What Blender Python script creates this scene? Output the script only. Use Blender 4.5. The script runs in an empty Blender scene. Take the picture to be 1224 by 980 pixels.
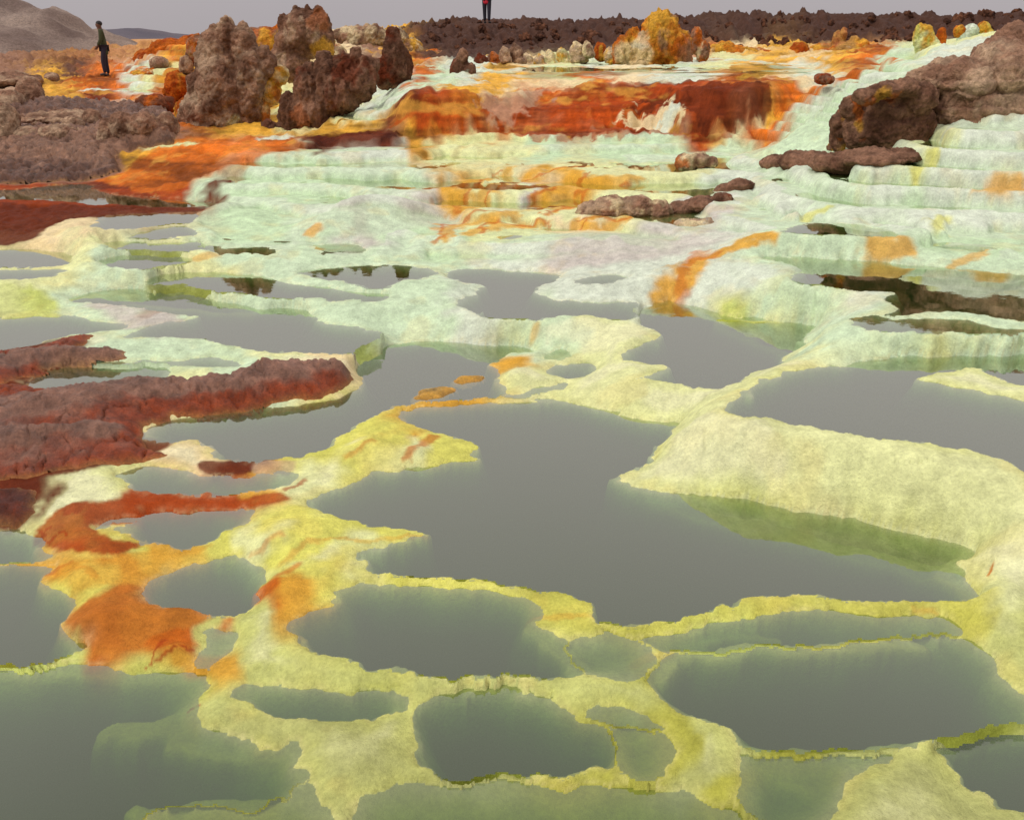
import bpy, math, random
import numpy as np
from mathutils import Vector, Euler

# ------------------------------------------------------------------ camera / light / exposure
SC = bpy.context.scene
COL = SC.collection
random.seed(7)
W0, H0, F = 1224.0, 980.0, 1190.0
PITCH = math.atan((490 - 42) / F)
cam = bpy.data.cameras.new('camera')
cam.sensor_fit = 'HORIZONTAL'
cam.sensor_width = 36.0
cam.lens = 36.0 * F / W0
cam.clip_start = 0.05
cam.clip_end = 9000.0
cam_o = bpy.data.objects.new('camera', cam)
COL.objects.link(cam_o)
cam_o.location = (0, 0, 0)
cam_o.rotation_euler = (math.pi / 2 - PITCH, 0, 0)
SC.camera = cam_o

SC.view_settings.view_transform = 'Standard'
SC.view_settings.look = 'None'
SC.view_settings.gamma = 1.0
SC.view_settings.exposure = 0.0
SC.cycles.max_bounces = 8
SC.cycles.diffuse_bounces = 3
SC.cycles.transparent_max_bounces = 12
SC.cycles.caustics_reflective = False
SC.cycles.caustics_refractive = False

world = bpy.data.worlds.new('World')
SC.world = world
world.use_nodes = True
nt = world.node_tree
nt.nodes.clear()
SUN_EL, SUN_ROT = math.radians(44), math.radians(240)
sky = nt.nodes.new('ShaderNodeTexSky')
sky.sky_type = 'NISHITA'
sky.sun_disc = False
sky.sun_elevation = SUN_EL
sky.sun_rotation = SUN_ROT
sky.dust_density = 6.0
hs = nt.nodes.new('ShaderNodeHueSaturation')
hs.inputs['Saturation'].default_value = 0.15
nt.links.new(sky.outputs['Color'], hs.inputs['Color'])
bg1 = nt.nodes.new('ShaderNodeBackground')
bg1.inputs['Strength'].default_value = 0.05
nt.links.new(hs.outputs['Color'], bg1.inputs['Color'])
# overcast deck: the standard overcast law, three times brighter overhead than at the horizon
tc = nt.nodes.new('ShaderNodeTexCoord')
sep = nt.nodes.new('ShaderNodeSeparateXYZ')
nt.links.new(tc.outputs['Generated'], sep.inputs[0])
mx = nt.nodes.new('ShaderNodeMath'); mx.operation = 'MAXIMUM'; mx.inputs[1].default_value = 0.0
nt.links.new(sep.outputs['Z'], mx.inputs[0])
ma = nt.nodes.new('ShaderNodeMath'); ma.operation = 'MULTIPLY_ADD'
ma.inputs[1].default_value = 1.75; ma.inputs[2].default_value = 1.0
nt.links.new(mx.outputs[0], ma.inputs[0])
cn = nt.nodes.new('ShaderNodeTexNoise')
cn.inputs['Scale'].default_value = 2.2; cn.inputs['Detail'].default_value = 4
nt.links.new(tc.outputs['Generated'], cn.inputs['Vector'])
cm = nt.nodes.new('ShaderNodeMath'); cm.operation = 'MULTIPLY_ADD'
cm.inputs[1].default_value = 0.16; cm.inputs[2].default_value = 0.92
nt.links.new(cn.outputs['Fac'], cm.inputs[0])
mm = nt.nodes.new('ShaderNodeMath'); mm.operation = 'MULTIPLY'
nt.links.new(ma.outputs[0], mm.inputs[0]); nt.links.new(cm.outputs[0], mm.inputs[1])
bg2 = nt.nodes.new('ShaderNodeBackground')
bg2.inputs['Color'].default_value = (0.470, 0.432, 0.446, 1)
nt.links.new(mm.outputs[0], bg2.inputs['Strength'])
mxs = nt.nodes.new('ShaderNodeMixShader'); mxs.inputs[0].default_value = 0.88
nt.links.new(bg1.outputs[0], mxs.inputs[1]); nt.links.new(bg2.outputs[0], mxs.inputs[2])
wo = nt.nodes.new('ShaderNodeOutputWorld')
nt.links.new(mxs.outputs[0], wo.inputs['Surface'])

sun = bpy.data.lights.new('sun', 'SUN')
sun.energy = 1.5
sun.angle = math.radians(14)
sun.color = (1.0, 0.96, 0.89)
sun_o = bpy.data.objects.new('sun', sun)
COL.objects.link(sun_o)
sun_o.rotation_euler = (math.pi / 2 - SUN_EL, 0, math.radians(-60))

# ------------------------------------------------------------------ helpers: rays, noise
CP, SP = math.cos(PITCH), math.sin(PITCH)

def ray(u, v):
    """direction of the sight line to a survey mark, scaled so that its y component is 1"""
    a = (u - W0 / 2) / F
    b = -(v - H0 / 2) / F
    dy = CP + b * SP
    dz = -SP + b * CP
    return a / dy, dz / dy, 1.0 / dy          # x/y, z/y, forward depth / y

def vrow(tanz):
    """inverse of ray() for the vertical: z/y -> v"""
    ang = np.arctan(tanz) + PITCH
    return H0 / 2 - F * np.tan(ang)

def hash2(ix, iy, s):
    h = (ix.astype(np.int64) * 374761393 + iy.astype(np.int64) * 668265263 + s * 1274126177) & 0xffffffff
    h = ((h ^ (h >> 13)) * 1274126177) & 0xffffffff
    return ((h ^ (h >> 16)) & 0xffffff) / float(0xffffff)

def vnoise(x, y, s=0):
    ix = np.floor(x); iy = np.floor(y)
    fx = x - ix; fy = y - iy
    fx = fx * fx * fx * (fx * (fx * 6 - 15) + 10); fy = fy * fy * fy * (fy * (fy * 6 - 15) + 10)
    a = hash2(ix, iy, s); b = hash2(ix + 1, iy, s); c = hash2(ix, iy + 1, s); d = hash2(ix + 1, iy + 1, s)
    return (a + (b - a) * fx) * (1 - fy) + (c + (d - c) * fx) * fy - 0.5

def fbm(x, y, s=0, o=4, g=0.5):
    r = 0; a = 1.0
    for k in range(o):
        r = r + a * vnoise(x * 2.03 ** k + 17.3 * k, y * 2.03 ** k - 9.1 * k, s + k)
        a *= g
    return r

def hash3(ix, iy, iz, s):
    h = (ix * 374761393 + iy * 668265263 + iz * 2147483647 + s * 1274126177) & 0xffffffff
    h = ((h ^ (h >> 13)) * 1274126177) & 0xffffffff
    h = ((h ^ (h >> 15)) * 2246822519) & 0xffffffff
    return ((h ^ (h >> 16)) & 0xffffff) / float(0xffffff)

def vnoise3(p, s=0):
    i = np.floor(p).astype(np.int64); f = p - i
    f = f * f * (3 - 2 * f)
    r = 0
    for dx in (0, 1):
        for dy in (0, 1):
            for dz in (0, 1):
                w = (f[:, 0] if dx else 1 - f[:, 0]) * (f[:, 1] if dy else 1 - f[:, 1]) * (f[:, 2] if dz else 1 - f[:, 2])
                r = r + w * hash3(i[:, 0] + dx, i[:, 1] + dy, i[:, 2] + dz, s)
    return r - 0.5

def fbm3(p, s=0, o=4, g=0.5):
    r = 0; a = 1.0
    for k in range(o):
        r = r + a * vnoise3(p * 2.03 ** k + 13.7 * k, s + k); a *= g
    return r

def worley3(p, s=0):
    i = np.floor(p).astype(np.int64)
    d1 = np.full(len(p), 9.0); d2 = np.full(len(p), 9.0)
    for dx in (-1, 0, 1):
        for dy in (-1, 0, 1):
            for dz in (-1, 0, 1):
                a, b, c = i[:, 0] + dx, i[:, 1] + dy, i[:, 2] + dz
                q = np.stack([a + hash3(a, b, c, s), b + hash3(a, b, c, s + 1), c + hash3(a, b, c, s + 2)], 1)
                d = np.sqrt(((p - q) ** 2).sum(1))
                d2 = np.minimum(d2, np.maximum(d, d1)); d1 = np.minimum(d1, d)
    return d1, d2

def sstep(a, b, x):
    t = np.clip((x - a) / (b - a), 0, 1)
    return t * t * (3 - 2 * t)

def lin(c):
    c = np.asarray(c, float) / 255.0
    return np.where(c <= 0.04045, c / 12.92, ((c + 0.055) / 1.055) ** 2.4)

PAL = dict(m=(204, 226, 188), w=(214, 224, 202), l=(202, 196, 184), p=(224, 229, 166), y=(220, 219, 108),
           o=(174, 174, 74), g=(218, 164, 58), O=(194, 100, 24), r=(164, 66, 16), R=(104, 42, 16),
           b=(150, 112, 88), d=(104, 71, 53), B=(150, 110, 90), c=(235, 214, 166), G=(196, 208, 112), s=(180, 184, 116), k=(150, 64, 24), q=(196, 202, 126), e=(202, 200, 94),
           a=(190, 160, 130))
PAL = {k: lin(v) * .98 for k, v in PAL.items()}

def inpoly(px, py, poly):
    r = np.zeros(px.shape, bool)
    n = len(poly)
    for i in range(n):
        x1, y1 = poly[i]; x2, y2 = poly[(i + 1) % n]
        if y1 == y2: continue
        c = (y1 > py) != (y2 > py)
        r ^= c & (px < (x2 - x1) * (py - y1) / (y2 - y1) + x1)
    return r

def chaikin(p, n=1):
    p = np.asarray(p, float)
    for _ in range(n):
        q = np.roll(p, -1, 0)
        p = np.stack([0.8 * p + 0.2 * q, 0.2 * p + 0.8 * q], 1).reshape(-1, 2)
    return p

def segdist(px, py, poly, closed=True):
    d = np.full(px.shape, 1e9)
    n = len(poly)
    for i in range(n if closed else n - 1):
        x1, y1 = poly[i]; x2, y2 = poly[(i + 1) % n]
        dx, dy = x2 - x1, y2 - y1
        L = dx * dx + dy * dy + 1e-12
        t = np.clip(((px - x1) * dx + (py - y1) * dy) / L, 0, 1)
        d = np.minimum(d, (px - x1 - t * dx) ** 2 + (py - y1 - t * dy) ** 2)
    return np.sqrt(d)

# ------------------------------------------------------------------ survey of the pools: water level, then shoreline marks
POOLS = [
 (-2.490, [(-200,809),(0,809),(80,805),(172,810),(245,808),(235,820),(224,832),(219,852),(222,868),(245,884),(290,897),(335,900),(352,890),(342,905),(330,922),(358,930),(340,948),(300,955),(220,955),(155,964),(150,1100),(-200,1100)]),
 (-2.470, [(-200,637),(34,637),(50,648),(69,662),(55,671),(0,673.5),(-200,674)]),
 (-2.471, [(-200,676.5),(0,676.5),(62,676),(50,692),(42,701),(60,710),(80,722),(72,745),(84,765),(98,780),(62,789),(0,799),(-200,803)]),
 (-2.450, [(180,708),(190,695),(212,682),(240,672),(271,667),(295,674),(318,690),(305,705),(299,725),(285,731),(254,730),(220,723),(185,718)]),
 (-2.470, [(240,757),(255,750),(275,757),(285,762),(275,780),(262,793),(247,798),(228,796),(238,780),(252,765)]),
 (-2.460, [(278,826),(310,817),(343,817),(378,826),(420,827),(468,829),(482,838),(472,846),(434,851),(400,848),(378,848),(343,848),(330,842),(315,836)]),
 (-2.460, [(506,846),(544,828),(592,826),(620,831),(661,848),(692,865),(729,882),(733,893),(719,906),(640,917),(606,925),(547,925),(510,906),(520,893),(506,872)]),
 (-2.450, [(702,845),(729,848),(764,852),(791,872),(760,877),(743,872),(722,862)]),
 (-2.420, [(421,704),(486,703),(537,709),(592,711),(633,718),(647,731),(633,749),(668,762),(688,780),(699,797),(688,810),(661,810),(613,805),(537,802),(441,795),(420,788),(400,783),(377,780),(350,766),(374,759),(347,749),(364,737),(395,728),(420,722),(401,713)]),
 (-2.400, [(513,487),(578,483),(668,478.5),(699,481),(712,488),(745,497),(795,506),(815,506),(801,517),(784,537),(775,555),(745,568),(733,572),(750,580),(788,585),(804,588),(859,595),(893,601),(1010,621),(1092,640),(1161,657),(1155,671),(1135,676),(1147,695),(1156,704),(1166,713),(1147,718),(1044,715),(958,712),(890,715),(880,724),(838,730),(820,733),(760,744),(719,744),(712,738),(716,721),(692,711),(640,702),(592,696),(544,691),(496,686),(434,684),(441,674),(420,661),(434,656),(475,649),(520,640),(486,630),(410,621),(391,613),(367,606),(384,592),(420,582),(451,568),(503,561),(575,551),(558,544),(568,532),(544,520),(493,514),(482,500),(488,491)]),
 (-2.425, [(770,766),(804,759),(855,749),(925,744),(941,735),(1027,736),(1079,742),(1133,743),(1145,757),(1130,759),(1044,762),(941,770),(804,777),(788,775)]),
 (-2.430, [(804,790),(873,781),(976,774),(1096,765),(1151,767),(1185,793),(1182,814),(1224,841),(1300,900),(1300,850),(1250,850),(1224,867),(1182,875),(1113,882),(1079,890),(1024,893),(969,896),(917,903),(890,893),(880,872),(838,855),(815,841),(798,831),(784,817),(795,800)]),
 (-2.470, [(1127,903),(1147,890),(1224,871),(1330,850),(1330,975),(1224,966),(1199,958),(1164,944),(1147,924)]),
 (-2.465, [(904,951),(917,930),(941,927),(962,941),(969,961),(948,980),(931,975)]),
 (-2.385, [(161,519),(178,511),(189,506),(213,501),(275,491),(343,486),(388,480),(420,471),(436,449),(424,440),(428,428),(436,419),(462,413),(517,406),(554,409),(600,414),(640,417),(610,426),(585,434),(600,446),(590,459),(605,470),(585,476),(572,476),(513,479),(493,483),(466,491),(427,506),(400,525),(398,534),(371,542),(340,549),(302,549),(257,544),(254,534),(220,528),(178,525)]),
 (-2.400, [(137,568),(172,560),(213,566),(247,570),(302,570),(347,568),(350,575),(329,585),(261,589),(192,588),(151,589),(148,580)]),
 (-2.430, [(100,633),(172,613),(240,609),(295,610),(312,609),(288,623),(257,637),(251,647),(206,654),(168,645),(161,640),(137,634),(172,628),(172,622)]),
 (-2.100, [(866,491),(893,462),(907,474),(897,462),(924,451),(938,441),(1041,433),(1060,424),(1120,424.5),(1300,424),(1300,468),(1224,462),(1165,440.5),(1130,445),(1085,450.5),(1110,458),(1165,466),(1224,481),(1300,495),(1300,600),(1224,564),(1209,560),(1178,541),(1099,530),(1000,518),(952,510),(890,500)]),
 (-2.250, [(764,387),(760,377),(775,366),(795,358),(821,363),(850,372),(873,378),(893,379),(930,383),(985,388),(970,400),(950,418),(938,433),(897,454),(870,466),(850,464),(815,459),(770,453),(757,452),(812,440),(745,432),(740,424),(757,420),(793,401)]),
 (-2.360, [(644,421),(668,417),(681,421),(675,428),(654,430)]),
 (-2.370, [(661,434),(705,432),(712,438),(699,451),(678,455),(654,445)]),
 (-2.380, [(592,473),(620,470),(647,462),(685,457),(672,470),(623,477)]),
 (-2.190, [(530,326),(560,322.5),(592,322),(630,325),(668,328),(664,337),(637,346),(650,356),(690,361),(716,363),(757,362),(774,368),(750,384),(702,377),(671,378),(637,382),(599,382),(565,375),(541,365),(575,350),(572,342),(548,336)]),
 (-2.110, [(685,338),(705,331),(729,329),(750,330),(736,337),(709,341)]),
 (-1.950, [(900,308),(965,307.5),(1027,310.5),(1096,317.5),(1168,324),(1224,327.5),(1300,330),(1300,388),(1224,384),(1147,373.5),(1100,374.5),(1078,380),(1051,376),(1075,366),(1058,358),(1085,351),(1010,344.5),(948,337),(955,329),(962,322),(930,313)]),
 (-1.960, [(1010,388),(1044,376),(1074,384),(1080,383),(1123,381),(1164,386),(1195,393),(1300,396),(1300,401),(1113,397.5),(1044,396)]),
 (-1.760, [(924,274),(972,267.5),(1017,267.5),(1050,274),(1079,282),(1044,282.5),(986,280.5),(952,280)]),
 (-2.050, [(-200,229),(0,228),(50,224),(58,221),(117,221),(122,233),(200,238),(262,243),(240,248),(165,247),(110,246),(60,240),(-200,243)]),
 (-2.000, [(108,261),(165,257),(240,254),(234,267),(185,270),(150,276),(113,280)]),
 (-2.020, [(148,284),(185,274.5),(229,269),(240,283),(160,287)]),
 (-2.050, [(122,290.5),(182,289),(233,290),(268,295),(235,301),(165,300.5),(125,296)]),
 (-2.140, [(-200,298),(0,299),(55,299),(86,305),(90,313),(74,319),(0,320),(-200,319)]),
 (-2.142, [(-200,322),(0,322),(80,321.5),(74,328),(45,334),(0,334),(-200,333)]),
 (-2.105, [(116,310),(172,304),(228,307),(226,316),(182,321),(132,321)]),
 (-2.080, [(228,291),(262,296),(300,295),(338,298.5),(336,303.5),(300,304),(262,303),(240,297)]),
 (-2.185, [(152,339.5),(190,329),(245,325),(320,330),(347,341),(385,342),(425,349),(458,351),(464,357),(440,363),(412,358),(350,358),(300,353),(240,346)]),
 (-2.260, [(75,356),(110,347.5),(160,344),(240,351),(270,361),(300,368),(360,368),(372,376),(395,389),(420,393),(465,395),(480,404),(440,416),(405,425),(370,421),(329,423),(281,411),(206,405),(151,403),(165,392),(240,381),(206,375),(165,368),(82,361)]),
 (-2.280, [(-200,383),(0,382),(60,377),(100,380),(158,386),(160,390),(120,397),(100,400),(60,405),(45,415),(0,420),(-200,422)]),
 (-2.330, [(26,459),(65,440),(103,437),(172,438),(213,440),(192,454),(103,464),(79,469)]),
 (-2.300, [(57,433),(154,430),(206,433),(257,425),(271,430),(292,438),(250,438),(200,436.5),(150,435.5),(60,436)]),
 (-2.090, [(370,293.5),(400,291),(432,291),(436,300),(418,303.5),(380,303)]),
 (-2.150, [(343,326.5),(400,319.5),(470,318),(520,322),(526,329.5),(478,335),(464,345),(440,346),(425,339),(380,332)]),
 (-2.450, [(738,858),(778,866),(792,886),(800,910),(784,928),(750,924),(738,895)]),
 (-2.480, [(420,962),(520,938),(640,945),(760,942),(850,975),(960,990),(940,1100),(380,1100)]),
 (-2.450, [(888,905),(920,909),(969,904),(1024,902),(1066,902),(1050,914),(1015,930),(992,955),(970,985),(940,1000),(895,990),(885,960),(893,930)]),
 (-2.485, [(160,968),(300,958),(360,950),(385,975),(330,1100),(160,1100)]),
 (-2.420, [(650,768),(690,762),(742,760),(766,778),(780,795),(755,808),(690,806),(665,790)]),
 (-2.470, [(128,850),(120,866),(150,870),(222,868),(218,852),(170,850)]),
]
# bed shape per pool: (depth, length over which it deepens)
BED = {0:(.45,.25), 1:(.3,.12), 2:(.4,.14), 3:(.4,.1), 4:(.18,.2), 5:(.3,.1), 6:(.42,.14), 7:(.16,.14), 8:(.42,.13), 9:(.6,.14),
       10:(.3,.14), 11:(.45,.2), 12:(.45,.12), 13:(.3,.12), 14:(.5,.16), 17:(.5,.16), 18:(.5,.16), 27:(.12,.3), 40:(.3,.2), 41:(.3,.3), 42:(.10,.2), 43:(.06,.2), 44:(.20,.22), 45:(.06,.2), 46:(.09,.16), 47:(.05,.1), 38:(.3,.2)}

# shoreline drawn back a little where rims are mostly drowned
GROW = {0:.045, 2:.025, 3:.02, 5:.032, 6:.04, 15:.015, 16:.015, 7:.02, 8:.025, 10:.03, 11:.04, 12:.03, 13:.03, 9:.012, 42:.03, 43:.03, 44:.02, 45:.03, 46:.02}

# measured ground heights away from the water: mark and distance
GROUND = [
 (450,290,10.8),(350,270,11.6),(350,230,12.9),(350,190,14.6),(350,170,15.8),(480,270,11.4),(480,230,12.8),(480,190,14.6),(480,165,16.2),
 (250,275,11.4),(250,230,13.2),(250,200,14.6),
 (600,290,10.6),(600,250,12),(600,205,14),(600,166,16.2),(700,290,10.5),(700,250,11.9),(700,205,14),(700,166,16.3),(780,290,10.4),(800,240,12),(800,200,14),(800,168,16.3),(880,165,16.5),
 (880,260,10.9),(900,230,12.2),(900,205,13.6),(960,250,10.9),(960,215,12.4),(1040,255,10.7),(1040,225,11.9),(1040,205,12.8),(1150,260,10.3),(1150,200,12.2),(1150,170,13.6),(1150,156,14.4),(1224,270,10),(1224,200,11.8),(1224,150,13.8),(1330,150,13.6),(1330,260,10),(1330,200,11.8),
 (500,158,16.6),(600,160,16.5),(700,160,16.5),(800,160,16.5),(870,160,16.6),
 (520,112,17.5),(600,107,17.6),(700,97,17.8),(800,99,17.8),(900,101,17.8),(560,112,17.6),(650,102,17.7),(750,96,17.8),(850,100,17.8),
 (560,88,21),(650,82,22),(750,82,22),(850,78,23),(950,74,24),(620,72,26),(700,68,28),(900,62,30),(1000,62,30),(560,72,28),
 (440,152,16.8),(405,150,17),(470,122,18.6),(525,90,20.6),(420,140,17.4),
 (900,150,16.8),(940,106,17.7),(1010,100,18.2),(960,92,19.5),(1060,74,21),(1100,56,24.5),(1150,46,27),(1000,160,16.5),(960,162,16.5),(970,130,17.4),
 (1080,190,14.4),(1110,172,15.2),(1150,148,15.4),(1224,136,15.2),(1224,60,18),(1150,75,19),(1224,36,22),(1300,136,15.2),(1400,60,18),
 (500,62,35),(560,54,36),(620,52,37),(700,54,37),(800,54,37),(900,50,37),(1000,50,37),(1100,44,37),(1200,40,36),
 (500,30,41),(580,30,40.5),(650,31,41),(750,31,41),(850,26,41),(950,24,41),(1050,24,41),(1150,24,41),(1224,22,41),(1400,22,41),(440,45,41),
 (0,215,15.4),(100,215,15.4),(0,180,17),(100,180,17),(200,178,16.4),(220,200,14.8),(0,140,20),(100,140,20),(200,150,18),(0,112,25),(60,112,25.5),(126,93,31),(60,97,30),(0,92,33),(180,92,27),(200,57,31),(235,52,31),(235,110,24),(230,150,18.5),(170,125,22),(280,52,32),(400,52,33),(470,50,36),(450,75,26),(300,166,16.8),(380,156,17.2),(410,160,16.5),
 (100,77,40),(0,77,42),(150,66,42),(-150,100,30),(-150,180,17),(-150,215,15.2),(-400,180,17),(-400,90,30),(-400,215,15.2),
 (0,60,60),(300,52,60),(600,60,60),(900,60,60),(1224,60,60),(-400,60,60),(1500,60,60),
]

# ------------------------------------------------------------------ terrain lattice: fine near the viewer, coarser with distance
fine = np.linspace(-0.575, 0.575, 640)
ds = fine[1] - fine[0]
side = np.cumsum(ds * 1.09 ** np.arange(1, 60))
S = np.concatenate([-0.575 - side[::-1], fine, 0.575 + side])
DT = 0.0032
Y = [0.5]
while Y[-1] < 1.7: Y.append(Y[-1] * 1.012)
while Y[-1] < 47: Y.append(Y[-1] * (1 + (DT * 1.25 if Y[-1] < 6 else DT * 0.34 if 16.1 < Y[-1] < 18 else DT * 0.8 if 9 < Y[-1] < 19 else DT)))
while Y[-1] < 3500: Y.append(Y[-1] * 1.12)
Y = np.array(Y)
NR, NC = len(Y), len(S)
LY = np.log(Y)
GX = Y[:, None] * S[None, :]
GY = np.repeat(Y[:, None], NC, 1)
GDX = np.gradient(S)[None, :] * Y[:, None]
GDY = np.repeat(np.gradient(Y)[:, None], NC, 1)

label = np.full((NR, NC), -1, np.int16)
SD = np.full((NR, NC), -9.0)
SLAB = np.full((NR, NC), -1, np.int16)
wx = 0.030 * fbm(GX * 4.5, GY * 4.5, 3, 3) * 2 + 0.020 * fbm(GX * 17, GY * 17, 5, 3, .6)
wy = 0.030 * fbm(GX * 4.5, GY * 4.5, 13, 3) * 2 + 0.030 * fbm(GX * 17, GY * 17, 15, 3, .6)
wk = np.clip(.55 + .11 * GY, .9, 2.2)
QX, QY = GX + wx * wk, GY + wy * wk * 1.25
PZ = np.array([p[0] for p in POOLS])
anch = []
POOLXY = []
for k, (z, pts) in enumerate(POOLS):
    w = []
    for (u, v) in pts:
        a, t, _ = ray(u, v)
        y = z / t
        w.append((a * y, y))
    w = chaikin(w, 2)
    POOLXY.append(w)
    e = .12 + .012 * w[:, 1].max()
    r0, r1 = np.searchsorted(Y, [w[:, 1].min() - e, w[:, 1].max() + e])
    c = w[:, 0] / w[:, 1]
    c0, c1 = np.searchsorted(S, [c.min() - e / w[:, 1].min(), c.max() + e / w[:, 1].min()])
    sl = (slice(max(r0, 0), min(r1 + 1, NR)), slice(max(c0, 0), min(c1 + 1, NC)))
    m = inpoly(QX[sl], QY[sl], w)
    sub = label[sl]
    d = segdist(QX[sl], QY[sl], w) * np.where(m, 1, -1) + GROW.get(k, 0)
    bt = d > SD[sl]
    SD[sl] = np.where(bt, d, SD[sl])
    SLAB[sl] = np.where(bt, k, SLAB[sl])
    sub[:] = np.where(SD[sl] > 0, SLAB[sl], -1)
    for p in w[::max(1, len(w) // 12)]: anch.append((p[0], p[1], z))

def RD(u, d):
    """the right bank comes closer than the left one"""
    d2 = float(np.interp(d, [10.4, 11.9, 12.8, 13.6, 14.4, 15.5, 16.5, 18.5, 22, 27, 33], [10.3, 10.9, 11.3, 11.6, 11.9, 12.3, 12.9, 14.6, 18, 24.5, 33]))
    return d + (d2 - d) * float(sstep(930, 1040, u)) if 10.4 < d < 33 else d

# base surface through the measured heights (linear kernel, log-distance metric)
for (u, v, d) in GROUND:
    a, t, _ = ray(u, v); d = RD(u, d)
    anch.append((a * d, d, t * d))
for s_ in np.linspace(-1.2, 1.2, 9):
    for y_, z_ in ((90, -2.6), (400, -3.0), (3000, -3.0), (1.5, -2.55), (0.6, -2.55)):
        anch.append((s_ * y_, y_, z_))
anch = np.array(anch)
ap = np.stack([anch[:, 0] / anch[:, 1], np.log(anch[:, 1])], 1)
D = np.sqrt(((ap[:, None] - ap[None]) ** 2).sum(2) + 6e-4)
A = np.zeros((len(ap) + 1,) * 2)
A[:-1, :-1] = -D + np.eye(len(ap)) * 0.0015
A[-1, :-1] = A[:-1, -1] = 1
sol = np.linalg.solve(A, np.append(anch[:, 2], 0))

def lattice_up(ri, ci, C):
    """bilinear from a coarse lattice (rows ri, columns ci) to all rows and columns"""
    T = np.empty((len(ri), NC) + C.shape[2:])
    ar = np.arange(NC)
    j = np.clip(np.searchsorted(ci, ar, 'right') - 1, 0, len(ci) - 2)
    f = (ar - ci[j]) / (ci[j + 1] - ci[j])
    f = f.reshape((1, -1) + (1,) * (C.ndim - 2))
    T = C[:, j] * (1 - f) + C[:, j + 1] * f
    ar = np.arange(NR)
    i = np.clip(np.searchsorted(ri, ar, 'right') - 1, 0, len(ri) - 2)
    g = (ar - ri[i]) / (ri[i + 1] - ri[i])
    g = g.reshape((-1, 1) + (1,) * (C.ndim - 2))
    return T[i] * (1 - g) + T[i + 1] * g

ri = np.unique(np.append(np.arange(0, NR, 5), NR - 1)); ci = np.unique(np.append(np.arange(0, NC, 6), NC - 1))
cs, cl = np.meshgrid(S[ci], LY[ri])
cp = np.stack([cs.ravel(), cl.ravel()], 1)
out = np.empty(len(cp))
for i in range(0, len(cp), 4000):
    q = cp[i:i + 4000]
    out[i:i + 4000] = -np.sqrt(((q[:, None] - ap[None]) ** 2).sum(2) + 6e-4) @ sol[:-1] + sol[-1]
B = lattice_up(ri, ci, out.reshape(len(ri), len(ci)))

# relax the ground between the shorelines (screened membrane), coarse to fine
def relax(Cin, fixed, n, k, src):
    C = Cin
    for _ in range(n):
        P = np.pad(C, 1, mode='edge')
        N = (P[:-2, 1:-1] + P[2:, 1:-1] + P[1:-1, :-2] + P[1:-1, 2:]) * 0.25 * k + src
        C = np.where(fixed, Cin, N)
    return C
isp = label >= 0
targ = np.where(isp, PZ[np.maximum(label, 0)] - B, 0)
SRC = 1.15 * sstep(-.40, -.22, SD) * GDX * GDY / 4 * np.interp(GY, [5, 8, 13.9, 14], [1, .38, .38, 0])
C = None
for st, n in ((8, 120), (4, 80), (2, 50), (1, 30)):
    f = isp[::st, ::st]; t = targ[::st, ::st]
    if C is None: C0 = t.copy()
    else:
        C0 = np.repeat(np.repeat(C, 2, 0), 2, 1)[:t.shape[0], :t.shape[1]]
        C0 = np.where(f, t, C0)
    C = relax(C0, f, n, 1 - 0.00012 * st * st, (SRC * st * st)[::st, ::st])
H = B + C

# nearest shore by jump flooding, true ground distances
def nearest(seed, maxstep):
    ii, jj = np.nonzero(seed)
    idx = np.full(seed.shape, -1, np.int64)
    idx[ii, jj] = ii * NC + jj
    fx, fy = GX.ravel(), GY.ravel()
    best = np.where(seed, 0.0, 1e9)
    st = maxstep
    while st >= 1:
        for di in (-st, 0, st):
            for dj in (-st, 0, st):
                if not di and not dj: continue
                a0, a1 = max(0, di), NR + min(0, di)
                b0, b1 = max(0, dj), NC + min(0, dj)
                cand = idx[a0 - di:a1 - di, b0 - dj:b1 - dj]
                ok = cand >= 0
                cc = np.maximum(cand, 0)
                d = (fx[cc] - GX[a0:a1, b0:b1]) ** 2 + (fy[cc] - GY[a0:a1, b0:b1]) ** 2
                bs = best[a0:a1, b0:b1]; ix = idx[a0:a1, b0:b1]
                m = ok & (d < bs)
                bs[m] = d[m]; ix[m] = cand[m]
        st //= 2
    return np.sqrt(best), idx
edge_in = isp & ~(np.roll(isp, 1, 0) & np.roll(isp, -1, 0) & np.roll(isp, 1, 1) & np.roll(isp, -1, 1))
DO, IDX = nearest(edge_in, 64)
DO = np.where(isp, 0, DO)
near_lab = np.where(IDX >= 0, label.ravel()[np.maximum(IDX, 0)], -1)
near_lab = np.where(SLAB >= 0, SLAB, near_lab)
DO = np.where(SLAB >= 0, np.maximum(-SD, 0), DO)
near_z = np.where(near_lab >= 0, PZ[np.maximum(near_lab, 0)], -99)
land_edge = (~isp) & (np.roll(isp, 1, 0) | np.roll(isp, -1, 0) | np.roll(isp, 1, 1) | np.roll(isp, -1, 1))
DI, _ = nearest(land_edge, 64)
DI = np.where(isp, np.minimum(SD, DI + .02), 0)
DI = np.minimum(DI, 3.0); DOc = np.minimum(DO, 5.0)

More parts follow.
